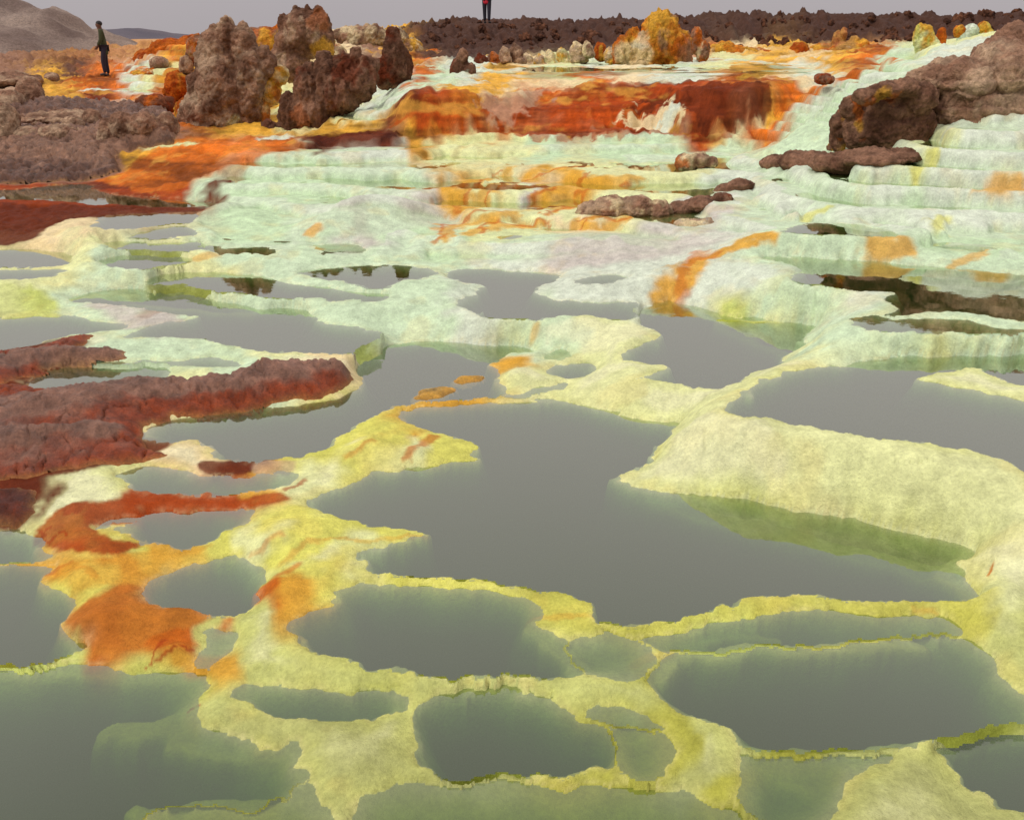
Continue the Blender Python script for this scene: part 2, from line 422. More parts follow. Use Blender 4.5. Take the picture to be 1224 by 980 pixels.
def tri(u, v, ymax=60):
    """where the sight line of a survey mark meets the ground"""
    a, t, _ = ray(u, v)
    col = np.interp(a, S, np.arange(NC)); c = int(col); g = col - c
    c2 = min(c + 1, NC - 1)
    prof = H[:, c] * (1 - g) + H[:, c2] * g
    prof = np.maximum(prof, np.where(isp[:, c], PZ[np.maximum(label[:, c], 0)], -99))
    hit = np.nonzero((t * Y <= prof) & (Y < ymax))[0]
    if len(hit) == 0: return a * 30, 30.0, t * 30
    i = hit[0]
    if i == 0: y = Y[0]
    else:
        e0 = t * Y[i - 1] - prof[i - 1]; e1 = t * Y[i] - prof[i]
        y = Y[i - 1] + (Y[i] - Y[i - 1]) * e0 / (e0 - e1 + 1e-9)
    return a * y, y, t * y

def zone(pts, warp=0.05, freq=3.0, soft=0.03, smooth=1, seed=50):
    """0..1 mask on the ground inside a surveyed outline, ragged edge"""
    w = chaikin([tri(p[0], p[1])[:2] if len(p) == 2 else (ray(p[0], 40)[0] * p[2], p[2]) for p in pts], smooth)
    ext = 0.3 + soft * 2
    r0, r1 = np.searchsorted(Y, [w[:, 1].min() - ext, w[:, 1].max() + ext])
    c = w[:, 0] / w[:, 1]
    c0, c1 = np.searchsorted(S, [c.min() - ext / w[:, 1].min(), c.max() + ext / w[:, 1].min()])
    sl = (slice(max(r0 - 1, 0), min(r1 + 1, NR)), slice(max(c0 - 1, 0), min(c1 + 1, NC)))
    x = GX[sl] + warp * 2 * fbm(GX[sl] * freq, GY[sl] * freq, seed, 4, .6)
    y = GY[sl] + warp * 2 * fbm(GX[sl] * freq, GY[sl] * freq, seed + 7, 4, .6)
    ins = inpoly(x, y, w)
    d = segdist(x, y, w) * np.where(ins, 1, -1)
    return sl, sstep(-soft, soft, d)

def stroke(pts, width, warp=0.05, freq=4.0, seed=80):
    w = [tri(u, v)[:2] for (u, v) in pts]
    w = np.array(w)
    ext = width * 3
    r0, r1 = np.searchsorted(Y, [w[:, 1].min() - ext, w[:, 1].max() + ext])
    c = w[:, 0] / w[:, 1]
    c0, c1 = np.searchsorted(S, [c.min() - ext / w[:, 1].min(), c.max() + ext / w[:, 1].min()])
    sl = (slice(max(r0 - 1, 0), min(r1 + 1, NR)), slice(max(c0 - 1, 0), min(c1 + 1, NC)))
    x = GX[sl] + warp * 2 * fbm(GX[sl] * freq, GY[sl] * freq, seed, 4, .6)
    y = GY[sl] + warp * 2 * fbm(GX[sl] * freq, GY[sl] * freq, seed + 7, 4, .6)
    return sl, 1 - sstep(width * .35, width * 1.1, segdist(x, y, w, False))

# ------------------------------------------------------------------ terraces, lips, lumps, pool beds
TM = np.zeros((NR, NC)); TR = np.zeros((NR, NC)); TZ = np.full((NR, NC), -99.0)
def terrace(pts, step, seed, lobes=.34, soft=.3):
    sl, m = zone(pts, .15, 1.2, soft, 1, seed)
    x, y, h = GX[sl], GY[sl], H[sl]
    hh = h + step * (1.0 * fbm(x * .42, y * .42, seed + 3, 3) + lobes * fbm(x * 2.6, y * 1.3, seed + 5, 3) + .05 * fbm(x * 9, y * 5, seed + 6, 2))
    q = hh / step
    n = np.floor(q); fr = q - n
    pond = .22 * sstep(-.15, .25, fbm(x * .7, y * .7, seed + 8, 3))
    tread = .05 - (pond + .02) * sstep(.0, .10, fr) * sstep(.70, .58, fr) + .10 * sstep(.45, .70, fr) * 0
    rise = sstep(.62, .66, fr) * np.clip(np.sin(np.clip((fr - .62) / .38, 0, 1) * math.pi / 2), 0, 1) ** .62
    hn = step * (n + tread + rise)
    w = m * sstep(0.03, .30, DOc[sl])
    H[sl] = h + w * (hn - h)
    TM[sl] = np.maximum(TM[sl], w)
    TR[sl] = np.where(w > .3, rise, TR[sl])
    TZ[sl] = np.where((w > .97) & (fr < .72), step * (n + .02), TZ[sl])
terrace([(880,300),(880,215),(1000,185),(1110,160),(1150,150),(1400,140),(1400,300)], .17, 21, .50)
terrace([(230,300),(250,200),(330,172),(520,162),(900,167),(900,215),(820,290),(560,310)], .115, 27)
terrace([(400,150),(470,100),(540,90),(520,110),(450,155)], .12, 31)
terrace([(880,164),(930,104),(1020,96),(1100,50),(1180,40),(1080,120),(1000,166)], .13, 33)
terrace([(560,95),(620,74),(760,66),(900,66),(1000,84),(930,96)], .07, 37)
terrace([(100,115),(160,70),(240,55),(240,130)], .14, 39)

farfade = sstep(60, 47, GY)
# the orange cliff: base line, lip line and the flat ground behind it
cu = S[None, :] * F + 612
wob = .22 * fbm(GX * .9, GY * .3, 35, 3) + .12 * fbm(GX * 4, GY * 1.2, 36, 5, .62) - .10 * np.abs(fbm(GX * 2.2, GY * .4, 37, 3))
cb = 16.5 + .25 * np.sin(cu / 90.0) + wob
ct = np.interp(cu, [440, 500, 580, 640, 700, 900, 960], [.6, .6, 1.1, 2.1, 1.7, .45, .5])
zt = np.interp(cu, [440, 500, 600, 700, 900, 960], [-.90, -.86, -.82, -.74, -.72, -.72])
f_ = np.clip((GY - cb) / ct, 0, 1)
f_ = f_ + .11 * np.sin(f_ * 15 + 3 * fbm(GX * .8, GY * .8, 38, 2)) * f_ * (1 - f_) * 2
hc = -1.49 + (zt + 1.49) * np.sin(f_ * math.pi / 2) ** .8 + np.clip((GY - cb - ct) / 5, 0, 1) * (-.62 - zt)
cwt = sstep(455, 500, cu + 40 * wob) * sstep(18, -18, cu + 40 * wob - 878 - np.clip(GY - 16.45, 0, 1.3) * 75) * sstep(-.25, 0, GY - cb) * sstep(22.5, 20.5, GY)
H = H + (hc - H) * cwt
drop = sstep(0.004, 0.05, H - near_z) * (near_lab >= 0)
lip = (0.030 + 0.012 * fbm(GX * 2, GY * 2, 41, 2)) * (1 - np.exp(-DOc / .07)) * np.exp(-DOc / 1.2)
H = H + np.where(isp, 0, 0.006 * np.minimum(1, DOc / .05))
crw = .02 + .0016 * GY
H = np.where((~isp) & (DOc < .25), np.maximum(H, near_z + .35 * np.minimum(DOc, crw) - .55 * np.maximum(DOc - crw, 0)), H)
sm = (~isp) & (DOc < .5)
for _ in range(8):
    P = np.pad(H, 1, mode='edge')
    H = np.where(sm, (P[:-2, 1:-1] + P[2:, 1:-1] + P[1:-1, :-2] + P[1:-1, 2:]) * .125 + H * .5, H)
lw = np.where(isp, 0, 1 - np.exp(-DOc / .10)) * farfade * (1 - .72 * TM)
rid = 1 - np.abs(fbm(GX * 3.2, GY * 3.2, 61, 3)) * 2.2
lump = 0.030 * fbm(GX * 2.1, GY * 2.1, 60, 4) + 0.010 * rid + 0.014 * fbm(GX * 9, GY * 9, 62, 3) + 0.007 * fbm(GX * 30, GY * 30, 66, 2) + .034 * sstep(.02, .15, H - near_z) * fbm(GX * 6.5, GY * 1.7, 67, 3)
amp = np.interp(GY, [2, 5, 10, 16, 22, 38, 41, 60], [.7, .95, 1.1, 1.5, 2.5, 5, 5, 3])
H = H + lw * amp * lump
for (u, v, wd, hh) in [(430,262,.5,.14),(385,272,.4,.12),(470,248,.5,.12),(520,383,.2,.03),(100,285,.4,.13),(120,308,.3,.07),(290,264,.45,.13),(720,292,.6,.10),(860,332,.5,.10),(900,350,.3,.06),(785,335,.3,.06),(590,272,.4,.08),(680,395,.2,.05),(740,412,.15,.05),(620,450,.12,.05),
        (130,745,.13,.06),(95,758,.09,.05),(215,735,.10,.03),(100,690,.10,.04),(330,705,.10,.045),(205,782,.07,.035),(330,640,.16,.05),(440,535,.16,.05),(500,545,.12,.05),(400,615,.12,.03),(270,760,.09,.03),(250,868,.09,.03),(370,780,.1,.03),(430,905,.12,.03),(1190,720,.12,.05),(1100,600,.18,.05),(900,550,.15,.05),(1000,575,.15,.05),(820,525,.12,.04),(862,512,.22,.06),(930,530,.26,.075),(1000,545,.24,.06),(1075,562,.28,.08),(1150,585,.26,.07),(1205,650,.26,.07),(1195,740,.22,.06)]:
    a, b, _ = tri(u, v)
    H = H + np.where(isp, 0, hh * np.exp(-((GX - a) ** 2 + (GY - b) ** 2) / wd ** 2) * (1 - np.exp(-DOc / (.3 * wd))))
# crags along the distant ridge
H = H + lw * sstep(33, 38, GY) * (0.26 * fbm(GX * .9, GY * .9, 71, 5, .6) + .16 * fbm(GX * 3.2, GY * 2.4, 72, 3, .6) + .02)
# a saddle in the ridge where the far person stands
sx = ray(582, 28.5)[0]
sad = sstep(1.1, .5, np.abs(GX - sx * 40.3)) * (GY > 33) * sstep(41.5, 40.6, GY)
H = H + (np.minimum(H, ray(582, 29)[1] * GY) - H) * sad
sad = sstep(.8, .4, np.hypot(GX - sx * 40.3, GY - 40.3)); H = H + (ray(582, 28.5)[1] * 40.3 - H) * sad
# pool beds
dep = np.full((NR, NC), .35); dl = np.full((NR, NC), .16)
for k in range(len(POOLS)):
    a, b = BED.get(k, (.35, .16))
    dep[label == k] = a; dl[label == k] = b
shelf = np.clip(DI + .05 * fbm(GX * 4, GY * 4, 90, 4) * sstep(0, .08, DI), 0, 9)
bed0 = -dep * (1 - np.exp(-(shelf / (dl * 1.1)) ** 1.6)) - .0005
bed = np.where(isp, bed0, 0)
deepc = isp & (DI > .02)
for _ in range(30):
    P = np.pad(bed, 1, mode='edge')
    bed = np.where(deepc, (P[:-2, 1:-1] + P[2:, 1:-1] + P[1:-1, :-2] + P[1:-1, 2:]) * .25, bed)
H = np.where(isp, PZ[np.maximum(label, 0)] + bed, H)

# submerged spits and sills: raise the bed to just under (or at) the surface
def sill(pts, width, top, seed=5):
    sl, m = stroke(pts, width, .03, 5, seed)
    k = label[sl]
    tgt = PZ[np.maximum(k, 0)] + top
    h = H[sl]
    H[sl] = np.where((k >= 0), np.maximum(h, h + (tgt - h) * m), h)
sill([(220,855),(175,862),(132,868)], .10, -.03)
sill([(300,890),(230,886),(210,876)], .07, -.03)
sill([(-60,799),(60,795),(180,803),(240,806)], .06, -.015)
sill([(340,955),(260,960),(160,962)], .08, -.03)
sill([(890,905),(950,902),(1020,900),(1070,896)], .07, -.02)
sill([(880,925),(930,915),(985,925)], .07, -.03)
sill([(700,800),(680,790),(650,765)], .07, -.02)
sill([(640,745),(690,790),(695,810)], .08, -.02)
sill([(1090,765),(960,772),(810,782),(790,800)], .07, -.01)
sill([(770,770),(860,756),(930,752)], .05, -.04)
sill([(735,571),(775,580)], .07, -.012)
sill([(800,590),(900,620),(1050,655),(1140,680)], .20, -.055)
sill([(1155,655),(1130,680),(1160,705)], .08, -.02)
sill([(640,478),(690,478)], .05, -.005)
sill([(740,492),(800,500)], .10, -.07)
sill([(185,530),(250,538),(240,545)], .12, -.02)
sill([(0,674.5),(66,674)], .02, .002)
sill([(495,488),(560,482),(620,476)], .05, -.006)
sill([(500,400),(560,415),(640,424)], .10, -.10)
sill([(860,385),(910,405),(945,420)], .14, -.05)
sill([(930,386),(860,383)], .08, .004)
sill([(0,345),(90,345),(180,352)], .12, -.01)
sill([(150,360),(260,372),(300,372)], .10, -.02)

# ------------------------------------------------------------------ mineral colours of the ground
CMARK = """60 880 o;250 870 s;230 840 p;300 790 p;380 900 s;440 950 s;300 960 o;200 860 o;60 797 G;180 800 G;420 790 p;560 810 p;700 820 p;640 730 y;700 740 y;560 695 y;480 690 y;760 780 o;800 760 y;900 720 y;1050 720 y;1130 735 y;1180 760 p;1200 700 p;1180 660 p;1100 765 p;900 775 G;840 870 p;800 840 p;850 930 s;960 910 o;1060 930 p;1000 960 s;900 960 o;700 960 o;1150 880 p;1100 960 s;560 960 s;780 900 o;740 880 o;660 860 p
100 690 y;150 690 O;130 740 O;180 740 O;100 760 O;220 735 O;200 775 g;230 770 g;260 740 p;300 745 p;330 700 g;310 715 O;350 680 y;400 660 p;380 630 y;330 640 p;450 640 y;300 650 y;420 540 y;480 540 y;540 545 y;500 560 p;440 510 y;380 580 p;490 535 g;340 580 g;250 595 r;200 600 r;300 598 r;130 590 p;80 590 p;60 610 p;200 660 g;170 670 y;90 670 g;250 655 g;210 535 c;240 550 c;360 548 y;300 556 R;20 600 R;50 640 p
850 530 p;900 540 p;1000 570 p;1100 590 p;1180 600 p;1224 640 p;860 480 p;880 470 p;960 600 p;1050 615 p;1140 640 p;780 475 p;720 460 p;750 420 p;780 410 p;720 405 p;630 445 p;610 430 g;540 470 g;1224 780 p;1224 700 p
980 420 p;1000 400 m;1100 410 m;1200 410 m;1150 450 p;1200 465 p;900 340 w;860 330 w;900 370 m;950 365 m;930 395 p;870 390 G;1020 350 w;1000 370 m;1100 378 m;1200 380 m;950 290 m;1050 300 m;1150 305 m;1200 310 m
560 390 w;620 395 m;520 385 m;660 395 m;700 385 m;500 350 m;530 370 w;420 375 m;410 400 m;600 330 w;480 310 m;560 315 m;600 310 w;720 340 w;780 340 w;700 350 w;740 350 w
430 270 l;460 250 w;400 260 w;370 270 w;380 295 m;330 270 m;280 265 m;300 320 m;400 320 m;300 345 m;200 345 p;230 320 p;120 310 m;100 290 p;90 275 c;70 330 p;30 340 p;130 340 m;40 355 G;100 360 m;180 370 l;190 380 l;220 380 m;150 410 m;240 410 m;290 420 m;180 425 m;230 450 p;320 430 p;300 440 m;400 425 c;20 440 R;60 425 R
720 295 l;680 290 l;780 290 l;640 285 w;560 280 p;600 275 p;650 265 p;700 265 c;520 285 m
550 235 g;600 230 p;680 215 g;640 245 g;620 235 l;700 250 p;750 245 p;500 240 l;480 220 m;440 210 m;380 210 m;330 215 m;280 225 m;240 230 m;300 200 m;350 190 m;450 185 w;560 185 p;510 170 g;650 180 m;620 170 p;750 185 m;700 200 p;800 215 p;850 190 m;880 175 m;950 170 m;780 172 m;880 215 w;900 235 w;960 240 w;1030 240 w;1000 220 m;1060 215 w;840 265 l;880 265 w;1120 230 w;1180 180 w;1150 160 w;1180 270 w;1120 265 w;1090 205 m;1100 190 p;1220 160 w;1220 250 w
250 185 O;320 176 O;200 195 O;180 210 O;160 185 g;230 205 O;150 215 O;130 225 r;60 225 r;30 240 R;100 245 R;200 240 r;250 240 R;380 165 R;440 160 R
0 200 b;60 200 b;120 195 d;0 150 b;100 150 b;180 160 b;0 110 b;60 100 g;100 100 O;140 90 O;180 70 O;160 105 w;210 60 O;230 50 g;200 80 g;180 90 p;180 115 r;150 125 O;200 110 O;210 140 O;220 90 O;110 118 R;30 120 b;20 90 b;90 85 d
300 60 g;330 45 g;400 55 c;420 45 c;480 60 g;500 75 O;390 75 c;310 150 g;330 100 p;440 50 b
450 130 w;480 110 w;520 92 m;420 140 p;410 150 g
520 125 r;510 140 r;560 130 O;580 150 O;600 135 O;620 110 c;640 125 O;680 140 r;750 130 r;700 110 O;800 120 R;880 110 R;850 140 r;750 90 c;700 95 O;870 95 O;570 110 g;500 120 R
600 90 g;650 85 c;720 75 w;560 80 w;500 85 O;680 80 p;820 75 w;860 70 p;900 90 g;950 80 c;1000 70 g;1040 60 O;900 50 c;940 70 g;980 90 w;1020 100 w;930 50 g;850 60 O
880 150 g;910 130 c;930 120 g;940 150 O;970 140 m;1000 125 m;1000 150 m;990 110 w;1060 85 m;1080 65 m;1100 55 p;1130 60 w;1160 50 w;1180 40 p;1020 85 O;950 110 O
520 40 d;600 40 d;700 40 d;800 40 d;900 35 d;1000 35 d;1100 35 d;1200 25 d;560 60 d;500 50 g;480 35 g"""
cm_ = [c.split() for line in CMARK.split('\n') for c in line.split(';')]
cw = np.array([tri(float(a), float(b))[:2] for a, b, k in cm_])
cc = np.array([PAL[{'p': 'q', 'y': 'e'}.get(k, k) if float(b) > 700 else k] for a, b, k in cm_])  # front marks take dimmed copies of the pale tones, painting a darker foreground
extra = [(-30, 60, 'b'), (0, 60, 'b'), (30, 60, 'b'), (0, 400, 'b'), (-300, 400, 'b'), (300, 400, 'b'), (0, 3000, 'b'), (-1500, 3000, 'b'), (1500, 3000, 'b'),
         (-14, 15, 'b'), (-12, 13, 'R'), (-8, 9, 'y'), (-5, 4.5, 'o'), (9, 9, 'w'), (5, 5, 'p'), (12, 14, 'w'), (14, 16, 'b'), (3, 2.0, 's'), (-3, 2.0, 'o')]
cw = np.vstack([cw, [(a, b) for a, b, k in extra]]); cc = np.vstack([cc, [PAL[k] for a, b, k in extra]])
zy = np.array([1.2, 2, 4, 6.5, 8, 10, 12, 14.4, 16.4, 17.7, 24, 34, 40, 60, 3000]); zz = np.array([-2.5, -2.5, -2.45, -2.39, -2.25, -2.08, -1.93, -1.75, -1.5, -.7, -.65, -.45, .5, -2.0, -3.0])
def vmap(y):
    r = vrow(np.interp(y, zy, zz) / y)
    return np.where(y > 40, 20 - 30 * np.log(np.maximum(y, 40) / 40), r)
ri2 = np.unique(np.append(np.arange(0, NR, 3), NR - 1)); ci2 = np.unique(np.append(np.arange(0, NC, 4), NC - 1))
X2, Y2 = GX[np.ix_(ri2, ci2)].ravel(), GY[np.ix_(ri2, ci2)].ravel()
k1 = .16 * np.sqrt(Y2 / 6)
X3 = X2 + k1 * 3.0 * fbm(X2 * 1.6, Y2 * 1.6, 101, 4, .6) * .8; Y3 = np.clip(Y2 + k1 * 3 * (fbm(X2 * 1.6, Y2 * 1.6, 111, 4, .6) * .8 + .35 * fbm(X2 * 6, Y2 * 4, 112, 2)), 1.3, 1e5)
M1 = np.stack([X3 / Y3 * F, vmap(Y3) * 1.5], 1); M2 = np.stack([cw[:, 0] / cw[:, 1] * F, vmap(cw[:, 1]) * 1.5], 1)
cf = np.empty((len(M1), 3))
for i in range(0, len(M1), 4000):
    d2 = ((M1[i:i + 4000, None] - M2[None]) ** 2).sum(2) + 30
    w = d2 ** -2.8
    cf[i:i + 4000] = (w @ cc) / w.sum(1, keepdims=True)
KOL = lattice_up(ri2, ci2, cf.reshape(len(ri2), len(ci2), 3))

def paint(zm, key, op=1.0):
    sl, m = zm
    c = PAL[key] if isinstance(key, str) else lin(key)
    KOL[sl] = KOL[sl] + (c - KOL[sl]) * (m * op)[..., None]

Z, ST = zone, stroke
# orange ground below and beside the spires, rust basin
paint(Z([(120,228),(150,200),(200,180),(330,172),(375,170),(330,182),(270,200),(230,212),(200,232)], .12, 2, .08, seed=1), 'O', .85)
paint(Z([(-200,228),(50,220),(120,216),(150,226),(190,236),(266,243),(235,255),(165,255),(75,262),(60,275),(40,289),(-200,292)], .06, 2, .05, seed=2), 'R', .95)
paint(Z([(-200,226),(60,219),(150,228),(190,240),(120,248),(60,244),(-200,246)], .12, 2, .1, seed=11), 'r', .6)
paint(ST([(140,182),(160,176),(230,173)], .12, .06, 3), 'p', .9)
for k, pts in enumerate(([(540,250),(560,225),(600,210)], [(575,245),(600,222),(640,207),(690,198)], [(625,250),(650,230),(700,205)], [(660,255),(690,235),(720,222)], [(525,285),(530,270),(570,262),(610,255)], [(560,280),(590,268),(650,262)], [(690,270),(740,262),(800,258)], [(720,225),(760,215)], [(700,262),(760,255)])):
    paint(ST(pts, .13, .12, 3, 200 + k), 'g', .8); paint(ST(pts, .05, .12, 3, 220 + k), 'O', .7)
paint(Z([(-200,128),(60,131),(205,132),(216,160),(205,172),(140,180),(135,190),(150,203),(118,214),(60,219),(-200,222)], .12, 2, .12, seed=9), 'b', .92)
paint(Z([(-200,95),(-20,96),(40,98),(50,118),(110,122),(205,128),(205,133),(-200,132)], .15, 1.2, .15, seed=10), 'a', .7)
# gold drape and streaks on the pale dams
paint(ST([(800,362),(812,335),(830,312),(870,295),(915,284)], .16, .10, 3, 230), 'g', .95); paint(ST([(806,360),(822,325),(850,302)], .10, .10, 3, 231), 'O', .6)
paint(ST([(1040,306),(1060,298),(1085,288)], .14, .10, 3, 232), 'g', .85)
paint(ST([(1140,318),(1160,308),(1180,299)], .09, .10, 3, 233), 'g', .7)
paint(ST([(960,265),(980,252),(990,248)], .10, .08, 3, 234), 'y', .7)
paint(ST([(1090,212),(1110,198)], .1, .08, 3, 235), 'y', .7)
paint(Z([(1160,240),(1190,225),(1230,212),(1260,215),(1240,250),(1180,246)], .10, 2.5, .08, seed=236), 'g', .85)
paint(ST([(1120,272),(1130,262)], .14, .08, 3, 237), 'y', .7)
paint(ST([(370,280),(380,270)], .12, .06, 3, 238), 'g', .8)
paint(ST([(640,400),(645,390)], .07, .06, 3, 239), 'g', .6)
paint(ST([(233,310),(250,306)], .12, .06, 3, 240), 'g', .6)
# near streaks
for k, (pts, wd, c, o) in enumerate([([(485,545),(510,530),(520,522)], .05, 'O', .7), ([(420,540),(440,530)], .04, 'O', .5), ([(345,583),(362,575)], .04, 'r', .7), ([(350,680),(320,700),(308,715)], .05, 'O', .7), ([(380,650),(340,668)], .04, 'O', .4),
        ([(300,660),(330,640)], .03, 'O', .5), ([(175,797),(200,785),(230,778)], .012, 'r', .8), ([(180,790),(185,775),(200,765)], .012, 'r', .8), ([(222,853),(240,842)], .008, 'r', .8), ([(1178,690),(1190,675)], .012, 'O', .9), ([(390,645),(470,640),(510,640)], .02, 'g', .6),
        ([(60,690),(90,675),(110,690)], .03, 'O', .7), ([(90,740),(130,700),(150,690)], .04, 'r', .35), ([(1090,720),(1120,725)], .03, 'g', .5), ([(760,790),(800,780)], .05, 'g', .3), ([(640,740),(700,735)], .03, 'g', .5)]):
    paint(ST(pts, wd, .03, 7, 250 + k), c, o)
paint(Z([(78,745),(90,725),(125,712),(150,690),(180,690),(185,715),(215,725),(255,735),(225,745),(190,755),(160,775),(140,781),(105,778)], .03, 6, .02, seed=270), (190, 118, 42), .95)
paint(Z([(78,745),(90,725),(125,712),(150,700),(170,710),(160,740),(150,770),(105,778)], .05, 5, .06, seed=271), (176, 92, 30), .4)
paint(Z([(60,690),(85,672),(130,662),(200,655),(260,650),(200,672),(175,700),(130,700),(90,712)], .03, 6, .03, seed=272), 'g', .75)
# rust banks on the left
paint(Z([(150,592),(200,592),(260,593),(345,590),(345,601),(260,604),(160,603)], .02, 6, .02, seed=273), 'r', .9)
paint(Z([(235,553),(258,551),(300,552),(302,567),(258,568),(238,564)], .01, 6, .01, seed=274), 'R', .9)
paint(Z([(302,551),(352,549),(355,566),(305,568)], .01, 6, .015, seed=275), 'a', .7)
paint(Z([(30,640),(70,612),(120,598),(150,592),(175,610),(165,625),(110,628),(120,640),(170,648),(165,660),(100,665),(70,655)], .03, 6, .02, seed=276), 'r', .95)
paint(Z([(-80,560),(0,545),(60,530),(150,520),(230,512),(210,530),(170,548),(100,562),(45,572),(20,582),(50,600),(35,625),(0,632),(-80,635)], .03, 6, .03, seed=277), 'R', .95)
# cliff faces
paint(Z([(465,158),(480,140),(500,112),(530,108),(560,112),(575,130),(600,125),(640,108),(700,100),(780,100),(930,96),(925,112),(880,160),(600,162)], .22, 2.4, .03, seed=278), 'r', .65)
paint(Z([(580,160),(610,140),(650,125),(740,120),(790,150),(780,162)], .18, 3, .03, seed=279), (178, 72, 16), .8)
paint(Z([(740,122),(800,112),(930,100),(925,118),(880,155),(850,150),(800,128)], .16, 3, .03, seed=280), 'R', .9)
paint(Z([(740,152),(760,128),(810,122),(812,150)], .14, 5, .02, seed=281), 'c', .9)
paint(Z([(775,150),(800,126),(812,124),(806,150)], .08, 6, .02, seed=282), 'w', .9)
paint(Z([(575,140),(590,115),(640,105),(660,115),(630,130),(605,145)], .2, 4, .05, seed=283), 'a', .6)
paint(Z([(350,172),(400,158),(480,155),(470,168),(400,174)], .08, 2, .05, seed=284), 'R', .85)
paint(Z([(300,166),(340,160),(352,164),(340,168)], .03, 2, .05, seed=285), 'w', .9)
paint(Z([(484,0,46),(484,0,37),(500,62),(560,70),(640,65),(730,58),(830,51),(900,49),(1000,48),(1060,45),(1130,37),(1250,30),(1250,0,46)], .8, .5, .5, seed=286), (74, 50, 40), .92)
# bright channels on the plateau
paint(ST([(560,90),(620,84),(700,78),(760,74),(740,66)], .30, .2, 1.5, 290), 'w', .7)
paint(ST([(800,75),(880,72),(940,78),(985,88)], .25, .2, 1.5, 291), 'w', .75)
paint(ST([(100,108),(130,107)], .18, .1, 1.5, 292), 'w', .9); paint(ST([(150,108),(175,104)], .25, .1, 1.5, 293), 'w', .9); paint(ST([(170,108),(190,90),(215,78),(240,62)], .28, .2, 1.2, 294), 'p', .8)
# brown fringe on small ledges
paint(ST([(170,378),(190,372)], .15, .05, 4, 295), 'b', .5)

pale = sstep(.28, .5, KOL.min(2)) * TM
KOL += (PAL['w'] - KOL) * (.32 * pale * sstep(.25, .9, TR))[..., None]
KOL += (PAL['m'] * np.array([.86, .95, .80]) - KOL) * (.45 * pale * sstep(.5, .0, TR))[..., None]
# iron banding follows the strata on the rusty faces
warm = sstep(.22, .06, KOL[..., 2] / (KOL[..., 0] + .01)) * (GY > 14)
band = fbm(GX * .7, GY * .3 + H * 9, 321, 4, .65)
KOL *= (1 + .95 * warm * np.clip(band, -.6, .6))[..., None]
KOL += (lin((226, 168, 70)) - KOL) * (.55 * warm * sstep(.22, .5, fbm(GX * 1.5, GY * .8 + H * 3, 331, 4, .6)))[..., None]
# grain of the deposits: fine mottling, iron dust, pale shoreline crust
mot = fbm(GX * 6, GY * 6, 301, 4, .6)
KOL *= (1 + .15 * mot)[..., None]
dust = sstep(.12, .5, fbm(GX * 2.6, GY * 2.6, 311, 4, .6)) * .16 * (label < 0)
KOL += (lin((226, 190, 90)) - KOL) * (dust * (KOL[..., 0] > .35))[..., None]
shore = np.exp(-DOc / (.035 + .006 * GY)) * (label < 0) * (near_lab >= 0) * sstep(9.5, 6, GY)
shore = shore * np.clip(.75 + 1.5 * fbm(GX * 2.3, GY * 2.3, 341, 3), .1, 1) * sstep(.30, .5, KOL[..., 1])
KOL += (lin((206, 210, 72)) - KOL) * (np.interp(GY, [3, 5, 7], [.32, .5, .26]) * shore)[..., None]
hi = sstep(.05, .16, DOc) * sstep(-.05, .3, fbm(GX * 1.7, GY * 1.7, 351, 4, .6)) * (GY < 8) * sstep(.4, .6, KOL[..., 1]) * (label < 0)
KOL += (lin((232, 232, 190)) - KOL) * (.5 * hi)[..., None]
crust = np.exp(-DOc / (.012 + .0009 * GY)) * (label < 0) * (near_lab >= 0) * np.clip(.7 + 1.2 * mot, 0, 1)
KOL += (lin((238, 226, 170)) - KOL) * (.35 * crust)[..., None]
# algae-yellow sediment under water
sub = (label >= 0) * sstep(.0, .15, DI) * (label != 27)
KOL += (lin((158, 166, 46)) - KOL) * (.75 * sub)[..., None]
KOL = np.clip(KOL, .004, .9)
# brown rock flats are rubbly
bro = sstep(.26, .12, KOL[..., 0]) * (label < 0) * sstep(.05, .3, DOc) * (GY > 11) * (GY < 34)
H = H + bro * (.07 * fbm(GX * 1.6, GY * 1.6, 401, 4, .6) - .05 * np.abs(fbm(GX * 3, GY * 3, 411, 3)) + .03 * fbm(GX * 8, GY * 8, 421, 3))

